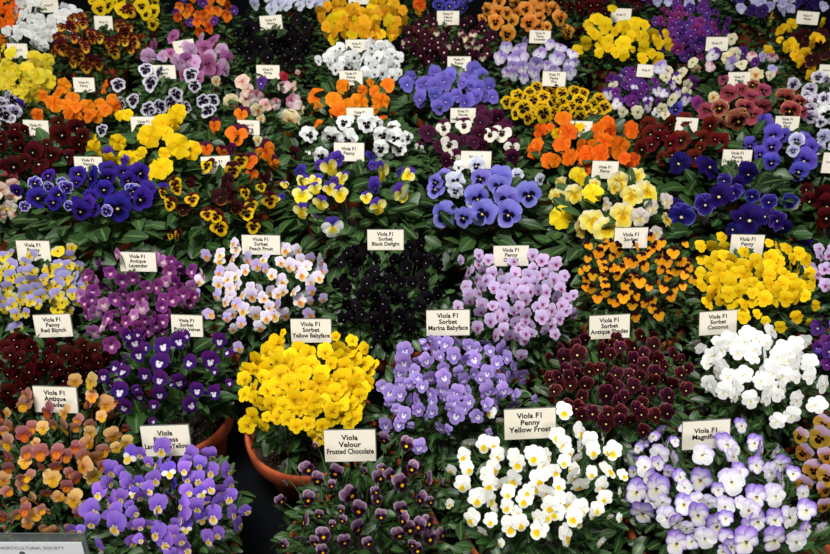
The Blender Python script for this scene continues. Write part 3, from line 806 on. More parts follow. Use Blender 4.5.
plant('A4', 'pot of white violas with yellow lower petals at the front centre', [('yellow_frost', 1)], 17, 24, [(535, 482, 80, 50, 1)], [
    (414, 462, [(220,55,80),(325,40,90),(290,140,110),(460,140,110),(380,225,120),(345,345,110),(460,355,90),(410,425,80),(580,390,120),(665,230,110),(565,190,90),(750,410,120),(740,340,100),(750,110,110),(820,270,110),(520,490,60),(600,110,110),(560,270,90),(490,300,80),(215,255,60),(780,20,100)]),
    (552, 462, [(170,150,120),(105,250,110),(120,50,100),(340,50,110),(300,150,110),(90,450,130),(245,325,60),(410,340,60),(300,490,80),(20,310,110),(20,60,90),(430,80,70),(410,190,60),(160,370,70),(350,330,50),(240,70,80)]),
    (414, 370, [(330,450,100),(300,520,90),(480,450,80),(500,520,100),(600,520,80),(690,490,60),(790,520,100),(460,260,80),(520,310,60)]),
    (552, 370, [(75,250,110),(30,400,100),(170,375,110),(230,430,100),(250,490,100),(370,490,110),(100,500,90),(310,420,70),(150,540,90),(330,490,60)])], gap=.5)
plant('A5', 'pot of white violas edged with lavender at the front right', [('magnifico', 6), ('magnifico_pale', 4)], 17, 16, [(715, 495, 85, 55, 1)], [
    (552, 462, [(510,180,130,'magnifico'),(630,160,140,'magnifico'),(545,310,140,'magnifico'),(690,335,120,'magnifico_pale'),(750,490,130,'magnifico'),(770,90,80),(560,30,110),(640,10,80),(810,400,90),(700,60,70),(490,60,70)]),
    (690, 462, [(250,120,140,'magnifico_pale'),(400,20,100),(400,210,120),(515,205,130,'magnifico_pale'),(600,335,130,'magnifico_pale'),(640,480,120,'magnifico_pale'),(510,470,140),(340,480,150,'magnifico'),(160,390,150,'magnifico'),(90,460,120,'magnifico_pale'),(60,110,130),(50,320,120,'magnifico'),(310,250,80),(210,270,110),(410,360,110),(550,110,120,'magnifico'),(620,70,80),(700,290,110,'magnifico'),(700,410,90,'magnifico'),(790,400,80),(300,60,100),(170,170,80),(10,480,90),(200,540,80),(680,190,90),(50,230,90)]),
    (690, 370, [(225,450,140,'magnifico'),(75,510,120,'magnifico_pale'),(430,500,120,'magnifico'),(520,500,90),(390,440,90,'magnifico'),(310,335,80,'magnifico'),(280,480,60)]),
    (552, 370, [(640,510,110,'magnifico_pale'),(520,470,60),(550,440,60),(610,400,70),(660,370,70,'magnifico'),(690,450,90,'magnifico'),(740,430,60,'magnifico'),(450,525,70),(730,540,90),(790,350,60,'magnifico'),(520,545,70)])])
plant('A6', 'pot of tan and mauve violas at the right edge below the white ones', [('tan_pansy', 1)], 19, 8, [(832, 470, 30, 55, 1)], [
    (690, 370, [(660,400,90),(780,410,130),(680,500,100),(820,520,90)]), (690, 462, [(745,50,110),(815,170,100),(810,270,90)])])

# ------------------------------------------------------------------ second row
plant('B1', 'pot of dark blood red violas behind the dusty rose and bronze ones', [('red_blotch', 1)], 14, 46, [(45, 360, 62, 24, 4), (40, 395, 40, 15, 1)])
plant('B2', 'pot of dark purple violas with small white faces left of the yellow dome', [('purple_velvet', 1)], 15, 4, None, [
    (138, 278, [(150,410,110),(490,380,90),(435,500,110),(130,510,110),(245,380,100),(290,350,60),(540,450,60),(310,510,90),(40,420,70),(0,340,60)]),
    (138, 370, [(245,75,100),(355,125,90),(455,140,90),(95,215,60),(130,150,90),(40,35,80),(130,60,100),(90,310,50),(200,85,50),(550,80,50),(460,10,50)]),
    (0, 370, [(720,130,110),(740,10,80),(620,40,80),(820,120,60),(660,90,70)]), (0, 278, [(810,390,100),(730,520,110),(770,350,80),(690,540,70)])], leaf='l', spill=False)
plant('B3', 'pot of bright yellow violas in a dense dome with gritty soil showing below', [('yellow_babyface', 1)], 16.5, 72, [(307, 378, 68, 38, 8), (306, 420, 62, 22, 3)], [
    (276, 370, [(500,160,90),(515,210,60),(110,180,110),(275,340,80),(215,390,55),(340,250,100),(195,285,60),(285,150,100),(30,150,80)]),
    (138, 370, [(640,150,100),(690,280,100),(750,210,100),(775,285,60),(640,60,90)]), (276, 278, [(40,330,50),(130,440,100),(535,430,80),(590,520,60),(360,355,60),(460,380,80)])], leaf='l', gap=.52, fscale=.9, spill=False)
plant('B4', 'pot of lavender violas with tiny white faces right of the yellow dome', [('marina', 1)], 14, 22, [(455, 378, 62, 40, 1)], [
    (414, 370, [(445,135,120),(255,275,110),(380,280,90),(160,350,80),(195,360,70),(100,50,100),(180,45,100),(20,50,80),(20,180,90),(250,140,100),(170,120,90),(30,470,100),(650,30,90),(650,80,60),(600,220,100),(600,150,80),(725,185,60),(330,190,80),(300,60,90),(270,20,80),(430,210,90),(510,170,70),(75,285,50),(520,60,70),(440,20,90),(110,190,80),(360,20,70),(400,50,70),(450,380,50),(480,30,70),(210,230,60)]),
    (276, 370, [(640,100,80),(685,140,100),(685,200,80),(720,240,70),(660,335,90),(745,20,90),(770,270,90),(740,330,80),(810,180,80),(800,90,80),(810,340,50)]),
    (414, 278, [(255,400,90),(360,490,110),(240,470,100),(300,500,90),(330,410,80),(530,440,110),(560,480,80),(155,470,70),(150,380,60),(50,380,50),(100,375,60),(500,510,80),(180,545,80),(420,540,70),(440,390,80),(70,420,50)]),
    (276, 278, [(775,440,110),(770,510,110)])])
plant('B5', 'pot of dark maroon violas with rosy petal edges right of the lavender ones', [('maroon', 1)], 14, 46, [(618, 378, 76, 46, 1)], [
    (552, 370, [(325,90,100),(325,150,110),(490,100,90),(605,75,90),(720,90,90),(700,160,100),(325,320,120),(150,230,100),(620,280,90),(550,370,80),(470,310,90),(200,90,90),(110,90,90),(400,190,80),(150,30,80),(460,30,70),(340,70,80)]),
    (552, 278, [(70,480,100),(155,460,110),(300,440,100),(490,420,110),(410,420,80),(260,340,70),(390,370,80),(400,490,80),(550,520,80),(680,530,80),(350,400,70),(780,490,60)])])
plant('B6', 'pot of pure white violas near the right edge', [('coconut', 1)], 15.5, 22, [(720, 352, 30, 18, 1), (790, 368, 32, 30, 2), (765, 345, 40, 14, 1), (745, 388, 40, 14, 1)], [
    (690, 370, [(200,130,100),(270,160,90),(365,185,110),(465,170,110),(645,180,110),(755,210,110),(520,310,95),(610,275,100),(320,30,110),(180,25,100),(430,65,110),(560,40,110),(720,40,110),(800,90,110),(500,20,100),(650,240,70),(560,110,80)]),
    (690, 278, [(340,340,100),(230,390,120),(490,320,100),(130,470,110),(20,400,90),(560,430,110),(460,390,90),(640,470,100),(540,520,110),(720,500,100),(180,540,100),(400,360,80),(160,380,70),(60,430,70)])], gap=.52)
plant('B7', 'pot of purple violas cut by the right edge beside the pure white ones', [('violet_blue', 1), ('purple_small', 1)], 15, 16, [(838, 350, 25, 42, 1)], [(690, 278, [(770,300,100),(765,420,70),(820,250,90),(825,520,80)])])

# ------------------------------------------------------------------ third row
plant('C1', 'pot of violas with lavender tops and yellow lips at the left edge', [('yellow_lavender', 5), ('yellow_small', 1)], 13, 24, [(38, 285, 48, 36, 1)], [
    (0, 278, [(165,90,90),(280,60,80),(410,55,90),(200,20,80),(45,60,70),(155,215,60),(110,315,95),(375,145,70),(325,140,60),(25,190,70),(410,200,70),(115,180,50),(390,5,90),(225,160,60),(300,125,50)]),
    (0, 186, [(350,475,60),(415,480,70),(475,490,65),(180,420,70),(345,390,80),(410,430,80),(20,430,70),(20,510,70),(385,535,90),(430,370,60),(150,470,70),(190,520,80),(60,405,50)])], leaf='l')
plant('C2', 'pot of magenta purple violas with pale centres left of the peach ones', [('antique_lavender', 7), ('antique_pink', 3)], 13, 46, [(138, 292, 62, 46, 1)], [
    (0, 278, [(565,330,95),(670,410,105),(735,20,90),(575,210,90),(650,240,80),(690,130,80),(800,230,80),(550,130,70)]), (138, 278, [(205,135,90),(315,160,60),(220,30,80),(110,290,80)]), (138, 186, [(100,440,80),(200,450,60),(250,480,60),(190,520,90)])])
plant('C3', 'pot of pale lilac and peach violas with orange lips behind the yellow dome', [('peach_frost', 7), ('peach_lilac', 3)], 13.5, 36, [(264, 282, 62, 40, 1)], [
    (138, 278, [(365,20,70),(350,95,60),(550,105,75),(590,160,80),(575,310,65),(620,270,70,'peach_lilac'),(730,300,80),(710,220,90),(685,110,90),(770,240,80),(795,85,75),(535,240,65),(430,215,75,'peach_lilac'),(605,420,75,'peach_lilac'),(470,105,80,'peach_lilac'),(485,35,80)]),
    (276, 278, [(140,140,90),(285,125,65),(200,220,80,'peach_lilac'),(205,140,60,'peach_lilac'),(40,80,70)]),
    (138, 186, [(575,345,60),(410,420,75,'peach_lilac'),(570,430,85),(490,520,80),(655,440,90),(715,480,80),(755,440,90),(380,540,80)]), (276, 186, [(275,455,90),(210,440,80),(80,440,80),(150,450,80)])], gap=.55)
plant('C4', 'pot of nearly black violas among loose green leaves in the middle', [('black', 1)], 12.5, 62, [(390, 265, 52, 26, 5), (385, 300, 55, 36, 3)])
plant('C5', 'pot of pale mauve violas with wine centres behind the lavender ones', [('orchid', 1)], 13, 52, [(515, 295, 58, 44, 1)], [
    (414, 278, [(665,380,80),(645,470,85),(575,350,85),(490,350,80),(710,335,60),(675,225,85),(770,240,95),(535,185,90),(460,260,90),(545,255,75),(410,165,85),(600,205,65),(795,85,85),(775,155,80),(390,95,75),(480,60,75),(525,115,80),(605,125,60),(700,80,80),(335,140,80),(265,175,70)]),
    (414, 186, [(330,515,80),(415,515,75),(600,455,75),(390,415,65),(770,450,80),(280,450,60),(470,530,80),(610,525,75)]), (552, 278, [(130,105,60),(25,115,80),(60,165,80),(45,245,85),(135,220,70),(20,340,70)])], gap=.52)
plant('C6', 'pot of tiny orange and maroon violas left of the small yellow ones', [('jump_orange', 1)], 10, 38, [(637, 272, 60, 38, 1)], [
    (552, 278, [(525,15,80),(640,20,70),(320,40,60),(325,85,65),(275,115,65),(355,130,50),(430,110,80),(485,160,65),(505,230,65),(640,220,70),(715,110,65),(505,105,60),(765,200,70),(585,50,50)]),
    (552, 186, [(220,355,60),(280,400,75),(385,365,75),(505,355,70),(540,425,65),(490,460,65),(300,455,65),(365,490,65),(690,455,75),(730,395,80),(645,445,60),(555,480,70),(600,380,55),(660,335,60),(180,505,55),(655,500,60),(800,345,50),(245,535,60),(800,530,60),(405,400,65)])])
plant('C7', 'pot of bright yellow violas right of the orange and maroon ones', [('yellow', 1)], 14, 44, [(755, 275, 60, 32, 1)], [
    (690, 278, [(250,155,85),(110,155,80),(320,235,85),(455,260,55),(645,240,80),(545,300,70),(575,130,90),(640,125,85),(430,75,95),(245,40,100),(480,40,90),(670,40,80),(375,150,65),(755,170,60),(405,220,55),(690,110,70),(715,270,50)]),
    (690, 186, [(195,310,70),(130,365,75),(65,365,70),(475,345,55),(330,400,70),(620,440,70),(480,430,90),(530,460,80),(250,450,80),(310,480,85),(175,510,90),(650,520,90),(60,525,70)])])
plant('C8', 'pot of small mauve violas cut by the right edge beside the bright yellow ones', [('orchid', 1)], 12, 16, [(836, 268, 26, 26, 1)], [(690, 186, [(725,500,75),(815,500,85),(785,420,70)]), (690, 278, [(815,45,80)])])

# ------------------------------------------------------------------ fourth row
plant('D0', 'pot of small pinkish violas cut by the left edge beside deep violet ones', [('pink_cream', 2), ('yellow_small', 1)], 13, 8, [(2, 200, 18, 22, 1)], [(0, 186, [(75,60,90,'pink_cream'),(60,130,80,'cream_mauve'),(5,140,60,'yellow_small')])], leaf='l')
plant('D1', 'pot of large deep violet pansies over broad leaves on the left', [('deep_violet', 6), ('violet_edge', 1)], 17, 7, [(95, 190, 72, 22, 1)], [
    (0, 186, [(705,130,150),(625,20,100),(800,30,90),(545,60,80),(225,70,110),(150,120,60,'violet_edge'),(410,120,60,'violet_edge'),(460,100,70),(350,50,90),(560,145,80),(400,10,80,'violet_edge'),(290,5,60,'violet_edge'),(100,30,70),(210,10,70),(740,80,90),(640,150,70)]),
    (138, 186, [(20,80,140)]), (0, 94, [(550,505,130),(470,480,90),(210,535,80),(290,490,80),(370,530,60,'violet_edge'),(650,500,90),(770,520,100),(460,530,60),(740,470,80)])], leaf='l')
plant('D2', 'pot of dark maroon pansies edged in yellow right of deep violet ones', [('yellow_maroon', 6), ('maroon_dark', 2)], 14, 4, None, [
    (138, 186, [(150,40,60),(190,110,80),(325,80,80),(230,15,70),(495,65,100),(645,40,80),(585,130,80),(270,140,80),(415,170,70),(470,185,80),(490,250,110),(235,300,80),(165,280,80,'maroon_dark'),(195,300,40),(530,20,80,'maroon_dark'),(740,5,60),(560,60,70,'maroon_dark')]),
    (138, 94, [(415,430,90),(570,460,90),(750,520,120),(620,400,80),(540,520,80,'maroon_dark'),(225,535,80),(310,540,60)])], leaf='l')
plant('D3', 'pot of yellow violas with violet upper petals in the middle', [('yellow_violet_top', 1)], 17, 2, None, [
    (276, 186, [(155,45,115),(270,100,90),(340,245,125,'white_violet_top'),(380,40,100),(235,10,70),(320,10,80),(540,65,70),(610,120,100),(750,40,110),(595,10,80,'violet_small'),(230,190,50),(40,65,40,'violet_small'),(10,75,40)]),
    (276, 94, [(320,430,110),(240,515,80),(165,515,80),(145,465,80,'violet_small'),(400,500,90),(370,390,90,'violet_small'),(640,460,120),(575,370,70,'violet_small'),(740,470,60,'violet_small'),(800,480,90),(590,540,80,'violet_small'),(50,540,50),(260,430,60,'violet_small'),(350,525,60,'violet_small'),(580,430,60,'violet_small')])], leaf='l')
plant('D4', 'pot of periwinkle blue pansies with dark blotches in the middle', [('blue_blotch', 1)], 22, 0, None, [
    (414, 186, [(180,180,150),(300,190,110),(415,165,150),(570,170,140),(380,75,140),(555,85,140),(690,55,140),(250,30,90,'blue_pale'),(130,20,100),(510,5,130),(350,100,80,'blue_pale')]),
    (414, 94, [(375,430,110,'blue_pale'),(400,510,110),(510,510,140),(620,490,80,'blue_pale'),(250,525,110,'blue_pale'),(760,515,70,'blue_pale'),(270,440,70,'white_face'),(130,530,90),(180,490,80)])], leaf='l')
plant('D5', 'pot of large pale yellow pansies right of the periwinkle blue ones', [('pale_yellow_big', 1)], 22, 2, None, [
    (552, 186, [(55,190,140,'lemon_big'),(135,50,110),(245,45,120,'lemon_big'),(240,210,140),(325,260,140),(425,170,150),(480,60,120),(530,190,110,'cream_mauve'),(600,130,90,'cream_mauve'),(690,200,90),(630,280,80,'cream_mauve'),(30,60,90),(380,10,70),(330,110,80,'cream_mauve'),(690,90,90,'cream_mauve')]),
    (552, 94, [(160,495,110,'lemon_big'),(400,530,130),(510,490,100),(260,540,80),(60,545,90)])], leaf='l')
plant('D6', 'pot of large inky violet pansies behind the bright yellow violas at right', [('deep_blue', 4), ('deep_edge', 1)], 21, 0, None, [
    (690, 186, [(90,110,130),(180,60,120),(265,40,100,'deep_edge'),(375,60,80,'deep_edge'),(475,95,90,'deep_edge'),(360,200,150),(520,205,120),(560,250,90),(260,260,80),(600,90,90,'deep_edge'),(720,380,90),(450,180,90),(300,190,90)]),
    (690, 94, [(115,435,130),(205,520,80,'deep_edge'),(350,480,120),(290,540,80)]), (552, 94, [(765,415,120)]), (552, 186, [(780,180,150),(745,130,90)])], leaf='l')
plant('D7', 'pot of dark red pansies at the right edge beside inky violet ones', [('dark_red', 1)], 19, 3, [(830, 205, 18, 25, 1)], [(690, 186, [(720,90,100),(660,110,70),(820,190,110),(790,240,80),(700,20,70)])], leaf='l')

# ------------------------------------------------------------------ fifth row
plant('E1', 'pot of dark red pansies at the left edge behind the deep violet ones', [('dark_red', 1)], 16, 6, [(45, 148, 48, 28, 1)], [
    (0, 94, [(370,245,110),(150,220,60),(200,350,110),(235,420,120),(85,435,110),(95,270,90),(120,320,80),(280,300,60),(470,300,90),(350,170,70),(150,400,80),(30,430,70),(90,210,70),(10,250,60),(60,510,90,'mauve_rose')])], leaf='l')
plant('E2', 'pot of large ruffled golden yellow pansies on the left', [('yellow_big', 1)], 20, 0, None, [
    (138, 94, [(230,120,110),(70,255,130),(245,315,130),(320,340,110),(150,180,120),(215,190,80),(160,360,70),(135,445,130),(40,510,90),(20,350,60),(170,240,90)]),
    (0, 94, [(565,335,100),(710,295,100),(560,270,60),(660,400,90),(760,400,100),(820,370,70),(610,220,70,'black_white_edge'),(650,360,80,'violet_small'),(745,400,60,'violet_small'),(715,130,60),(765,125,70)])], leaf='l')
plant('E3', 'pot of orange pansies with purple upper petals between ruffled yellow and black-blotched white', [('orange_dark_top', 1)], 16, 3, None, [
    (138, 94, [(460,190,90),(595,240,130),(410,330,80),(505,345,70),(765,340,120),(620,120,90),(720,280,60,'cream_pansy'),(560,330,70,'burgundy')]), (276, 94, [(110,370,90,'maroon_dark')])], leaf='l')
plant('E4', 'pot of ruffled white pansies with black blotches behind the yellow and violet ones', [('white_blotch', 1)], 18, 0, None, [
    (276, 94, [(410,170,100),(545,180,110),(335,265,120),(430,280,130),(200,245,100),(270,375,100),(640,250,100),(720,270,120),(705,200,80),(790,260,80),(630,330,100),(450,360,80),(740,330,90),(180,370,60),(600,180,80)])], leaf='l')
plant('E5', 'pot of burgundy and white pansies behind the periwinkle blue ones', [('burgundy_white', 3), ('burgundy', 2)], 14, 6, None, [
    (414, 94, [(300,185,95,'burgundy_white'),(400,170,90),(85,235,100,'burgundy'),(215,300,110,'burgundy_white'),(240,385,100,'burgundy_white'),(395,240,90,'burgundy'),(460,240,90),(530,230,120,'burgundy_white'),(590,320,95,'burgundy_white'),(30,320,60),(195,400,80),(430,140,90,'burgundy'),(400,110,80,'burgundy'),(300,280,70,'burgundy'),(410,310,70,'burgundy'),(550,195,90,'burgundy'),(570,250,80,'burgundy')])])
plant('E6', 'pot of bright reddish orange pansies behind the large pale yellow ones', [('orange_red', 1)], 16, 4, None, [
    (552, 94, [(70,150,100),(95,235,110),(60,305,100),(355,230,110),(105,380,100),(200,370,110),(290,365,110),(400,320,130),(315,290,90),(15,400,80),(480,400,90),(180,310,80),(25,240,60,'yellow_big'),(165,195,60,'yellow_big'),(240,300,60),(435,390,70)]),
    (414, 94, [(755,225,90),(720,340,90),(810,400,90),(740,300,70),(820,200,50)])], leaf='l')
plant('E7', 'pot of brick red pansies right of the bright reddish orange ones', [('brick', 1)], 15, 8, [(680, 140, 42, 24, 1)], [
    (552, 94, [(710,180,90),(775,275,110),(590,240,90),(540,330,100),(670,390,80),(640,260,70),(600,300,80),(800,150,80),(690,250,70)]), (690, 94, [(180,290,100),(60,320,60),(150,270,70)])], leaf='l')
plant('E8', 'pot of violet blue pansies behind the inky violet ones at right', [('violet_blue', 1)], 17, 0, None, [
    (690, 94, [(440,175,100),(360,310,100),(500,250,120),(490,315,100),(490,410,100),(420,360,90),(640,280,90,'violet_silver'),(690,400,130),(655,465,110),(620,340,70,'violet_silver'),(720,330,110),(560,250,80),(800,260,70,'violet_silver'),(760,340,80),(690,280,100)])], leaf='l')
plant('E9', 'pot of pale violet violas cut by the right edge behind the dark red ones', [('violet_silver', 1)], 14, 8, [(840, 142, 24, 18, 1)], None or [(690, 94, [(810,255,80)])])

# ------------------------------------------------------------------ sixth row
plant('F0', 'pot of white and purple pansies at the left edge below the lemon yellow ones', [('purple_white_edge', 2), ('black_white_edge', 1)], 14, 6, [(5, 110, 20, 18, 1)], [(0, 94, [(75,50,90),(25,125,90),(90,110,80),(120,60,60,'violet_small'),(65,150,60)])])
plant('F1', 'pot of ruffled orange violas below the lemon yellow ones on the left', [('orange', 1)], 13, 6, [(82, 100, 46, 20, 1)], [
    (0, 94, [(325,60,100),(435,25,80),(530,80,90),(675,35,70),(630,95,80),(580,135,75),(410,120,80),(460,135,70),(225,130,80),(255,10,60)]), (0, 0, [(385,515,90),(625,525,90)])])
plant('F2', 'pot of black violas with white petal edges behind the ruffled golden yellow ones', [('black_white_edge', 1)], 13.5, 5, [(165, 92, 52, 24, 1)], [
    (138, 0, [(125,440,90),(75,500,100),(340,520,70)]), (138, 94, [(65,100,90),(200,60,90),(395,50,80),(445,45,80),(420,100,90),(100,120,70),(290,80,70)]), (0, 94, [(800,40,80),(730,60,80),(705,95,60)])])
plant('F3', 'pot of cream and pink pansies left of the orange pansy pot in the middle', [('cream_pansy', 3), ('pink_cream', 2), ('rose_white', 2)], 14, 4, None, [
    (138, 94, [(560,50,90,'cream_pansy'),(650,30,100,'pink_cream'),(720,100,80,'cream_pansy'),(740,150,50,'cream_pansy')]),
    (276, 94, [(85,160,120,'cream_pansy'),(110,50,90,'rose_white'),(80,220,80,'orange_dark_top'),(0,60,70,'rose_white')]),
    (138, 0, [(470,490,60,'cream_pansy'),(625,490,90,'pink_cream'),(740,500,70,'purple_small'),(660,540,70,'pink_cream')]), (276, 0, [(50,460,60,'red_small'),(130,435,30,'pink_cream'),(50,520,80,'rose_white')])], leaf='l')
plant('F4', 'pot of plain orange pansies in the middle behind the black-blotched white ones', [('orange', 1)], 16, 2, None, [
    (276, 94, [(345,35,100),(420,70,110),(510,50,110),(630,50,110),(250,75,60),(255,185,60),(645,155,60),(710,105,50),(590,100,50),(210,110,50)]), (276, 0, [(400,520,80),(670,510,90),(570,500,60),(520,545,60),(590,550,70)])], leaf='l')
plant('F5', 'pot of periwinkle violas behind the burgundy and white ones', [('periwinkle', 1)], 14, 4, None, [
    (414, 0, [(365,420,90),(410,450,80),(125,440,80),(180,490,100),(130,520,100),(215,460,80),(40,510,70),(450,520,90),(390,530,90),(340,530,80),(365,490,70),(290,500,60),(225,430,60),(310,470,60),(70,500,70)]),
    (414, 94, [(195,45,100),(310,50,100),(370,20,80),(470,15,80),(35,30,90),(260,10,70),(420,10,70)])], leaf='l')
plant('F6', 'pot of dark pansies with bright yellow rims behind the reddish orange ones', [('yellow_edge', 1)], 12, 26, [(555, 104, 48, 18, 1)], [
    (552, 94, [(165,40,80),(235,130,80),(315,80,80),(170,140,80)]), (414, 94, [(660,90,100),(780,120,100),(560,50,70),(720,40,80)])])
plant('F7', 'pot of small purple violas with white faces below the golden yellow dome at right', [('purple_face', 5), ('purple_small', 4), ('cream_face', 2)], 11, 30, [(650, 90, 44, 24, 1)], [
    (552, 94, [(425,110,65,'cream_face'),(515,110,70,'cream_face'),(630,120,65,'white_face'),(720,35,70),(745,90,80,'violet_blue'),(485,50,80),(680,125,50,'cream_face')]), (552, 0, [(655,410,80,'lavender_white'),(365,520,60,'cream_face'),(470,475,70),(725,510,60),(630,545,60)])])
plant('F8', 'pot of rusty rose pansies with dark faces at right', [('rose_red', 2), ('mauve_rose', 2)], 16, 5, None, [
    (690, 94, [(290,160,130,'rose_red'),(100,100,110,'mauve_rose'),(440,80,90,'mauve_rose'),(600,100,110,'rose_red'),(330,85,110,'rose_red'),(570,30,110,'rose_red'),(660,50,90,'rose_red'),(370,20,80),(680,110,70),(140,20,60,'cream_pansy'),(130,160,60,'magenta'),(50,60,80,'magenta')]), (690, 0, [(380,510,80,'rose_red'),(200,480,60,'mauve_rose'),(310,540,80)])], leaf='l')
plant('F9', 'pot of white pansies with purple rims at the right edge', [('purple_white_edge', 2), ('white_blotch', 1)], 13, 10, [(826, 98, 22, 30, 1)], [
    (690, 94, [(755,40,80),(820,120,110,'white_blotch'),(800,245,60),(700,10,60)]), (690, 0, [(770,465,80),(720,540,80),(620,510,80),(820,490,70)])], leaf='l')

# ------------------------------------------------------------------ seventh row
plant('G1', 'pot of lemon yellow violas at the left edge', [('lemon', 1)], 15, 28, [(15, 75, 36, 28, 1)], [(0, 0, [(295,490,90),(160,420,100),(60,320,90),(50,400,90),(210,340,90),(15,290,60),(285,510,80)])], gap=.55)
plant('G2', 'pot of small maroon and yellow bicolour violas at upper left', [('red_yellow', 1)], 11, 20, None, [
    (0, 0, [(500,140,70),(655,265,70),(685,315,90),(370,285,90),(470,350,100),(555,240,60),(445,230,55),(800,250,90),(725,160,80),(440,380,60),(435,105,60)])])
plant('G3', 'pot of pinkish mauve pansies at upper left', [('pink_mauve', 2), ('pink_pale', 1)], 14, 8, None, [
    (138, 0, [(210,220,90),(65,345,90),(240,375,90,'pink_pale'),(420,390,110,'pink_mauve'),(400,290,100),(505,305,75),(285,455,90),(340,375,80,'pink_pale'),(145,335,70),(300,275,70),(440,340,70,'pink_pale'),(320,310,80,'pink_pale'),(195,320,60),(375,235,70)])])
plant('G4', 'pot of nearly black violas at the top left of centre', [('black', 1)], 12, 30, [(272, 32, 38, 20, 1), (272, 50, 34, 16, 1)])
plant('G5', 'pot of massed white violas with little black faces at upper centre', [('white_face', 1)], 11.5, 30, [(364, 60, 36, 18, 1)], [
    (276, 0, [(325,320,70),(570,290,80),(470,345,80),(505,370,70),(610,345,80),(595,405,80),(640,440,90),(700,460,80),(480,415,80),(690,405,80),(360,420,70),(540,430,70),(385,340,70),(255,365,60),(435,385,70),(325,385,70),(740,440,50)])], gap=.52)
plant('G6', 'pot of tiny burgundy violas with pale centres at upper centre', [('burgundy_mini', 4), ('mini_pale', 1)], 9.5, 48, [(448, 42, 46, 26, 1)], [(414, 0, [(280,200,45,'mini_pale'),(135,200,40,'mini_pale'),(50,390,80),(40,330,60)])])
plant('G7', 'pot of lavender and white violas below the orange ones with dark faces', [('lavender_white', 1)], 13, 8, None, [
    (414, 0, [(640,355,100,),(635,305,90),(750,330,90),(730,395,90),(555,290,70),(515,350,80),(730,485,70),(660,475,60),(815,270,60),(670,255,60),(800,400,60),(590,360,60)]), (552, 0, [(45,290,80),(100,390,70),(135,385,60),(20,430,70)])])
plant('G8', 'pot of golden yellow violas in a dome at upper right of centre', [('yellow', 1)], 13, 10, [(628, 40, 40, 20, 1)], [
    (552, 0, [(270,110,90),(220,150,70),(250,200,100),(320,160,90),(365,50,60),(430,170,80),(500,135,90),(495,195,80),(425,265,100),(340,245,65),(600,220,90),(690,205,60),(700,275,80),(550,295,80),(150,310,80),(205,265,80),(285,320,60),(635,360,80),(545,355,70),(430,335,70),(485,300,35),(700,440,60)])])
plant('G9', 'pot of small purple violas at upper right', [('purple_small', 3), ('magenta', 1)], 10.5, 50, [(690, 32, 42, 26, 2), (700, 40, 24, 18, 1)])
plant('G10', 'pot of mixed mauve, cream and yellow violas behind the rusty rose pansies', [('purple_small', 2), ('lilac_small', 1), ('cream_face', 2), ('rose_white', 1)], 11, 8, [(745, 66, 38, 14, 1)], [
    (690, 0, [(140,330,80,'purple_face'),(225,350,70,'cream_pansy'),(320,320,70,'purple_small'),(370,340,60,'rose_white'),(500,420,60,'lilac_small'),(395,450,90,'cream_pansy'),(240,385,80,'lavender_white'),(250,235,60,'cream_face'),(15,375,60,'cream_face'),(35,420,60,'cream_pansy'),(20,500,80)])])
plant('G11', 'pot of golden yellow and maroon violas at the upper right edge', [('gold_maroon', 4), ('maroon_dark', 1)], 12, 10, [(810, 50, 24, 22, 1)], [
    (690, 0, [(490,115,75),(545,180,75),(610,155,75),(695,215,80),(590,275,90),(640,290,70),(640,340,70),(690,330,80),(735,360,85),(475,310,80,'gold_maroon'),(685,410,55),(730,460,80),(540,240,45),(800,140,60),(690,280,60)])])

# ------------------------------------------------------------------ last row, cut by the top of the picture
plant('H0', 'pot of reddish orange violas in the top left corner', [('orange_red', 1)], 11, 18, [(4, 12, 24, 16, 1)], [(0, 0, [(10,245,70)])])
plant('H1', 'pot of small white violas at the top left', [('white_small', 1)], 11, 30, [(66, 22, 18, 14, 2), (30, 38, 20, 12, 3), (34, 10, 20, 14, 2)], [(0, 0, [(40,185,60),(165,20,70),(390,170,90),(370,90,90),(470,80,80),(180,110,60)])])
plant('H2', 'pot of yellow pansies with dark faces at the top left', [('yellow_dark_face', 1)], 13, 8, [(130, 5, 34, 12, 1)], [(0, 0, [(740,60,90),(650,30,90),(780,70,80,'red_yellow'),(565,10,60)]), (138, 0, [(20,35,90),(100,15,80),(90,145,70)])])
plant('H3', 'pot of small orange violas at the top left of centre', [('orange_small', 3), ('purple_small', 1)], 10, 16, [(202, 10, 34, 14, 1)], [(138, 0, [(250,50,60),(310,55,55),(315,135,60),(430,175,60),(535,100,65),(430,65,65),(270,170,60),(370,200,65),(225,80,50),(435,110,45)])])
plant('H4', 'pot of bluish white pansies at the top left of centre', [('white_blue', 1)], 11, 14, [(288, 0, 42, 10, 1)], [(138, 0, [(700,25,70),(820,20,60)]), (276, 0, [(15,25,70),(200,10,70)])])
plant('H5', 'pot of golden yellow violas massed at the top centre', [('golden', 3), ('yellow', 1)], 12.5, 40, [(362, 18, 44, 22, 1)], [(276, 0, [(735,100,75),(690,160,80),(655,75,80),(590,190,80),(330,130,90),(520,210,55),(345,240,70),(300,215,55),(690,230,45),(310,40,60),(530,140,90),(440,150,80),(380,165,80)])], gap=.5)
plant('H6', 'pot of violet blue and orange violas at the very top centre', [('violet_blue', 1)], 11, 6, [(455, 1, 22, 8, 1)], [(414, 0, [(40,30,80,'orange_red'),(25,75,60,'golden'),(215,35,70),(245,10,70),(320,10,60)])])
plant('H7', 'pot of orange pansies with dark faces at the top centre right', [('orange_black', 1)], 14, 6, [(524, 15, 40, 18, 1)], [
    (414, 0, [(490,130,95),(560,205,100),(505,70,90),(670,55,95),(590,125,75),(690,140,100),(800,45,90),(620,80,70),(755,110,70),(750,155,70),(510,10,80),(715,40,70),(800,160,60),(410,115,60)]), (552, 0, [(5,55,80),(95,195,85)])])
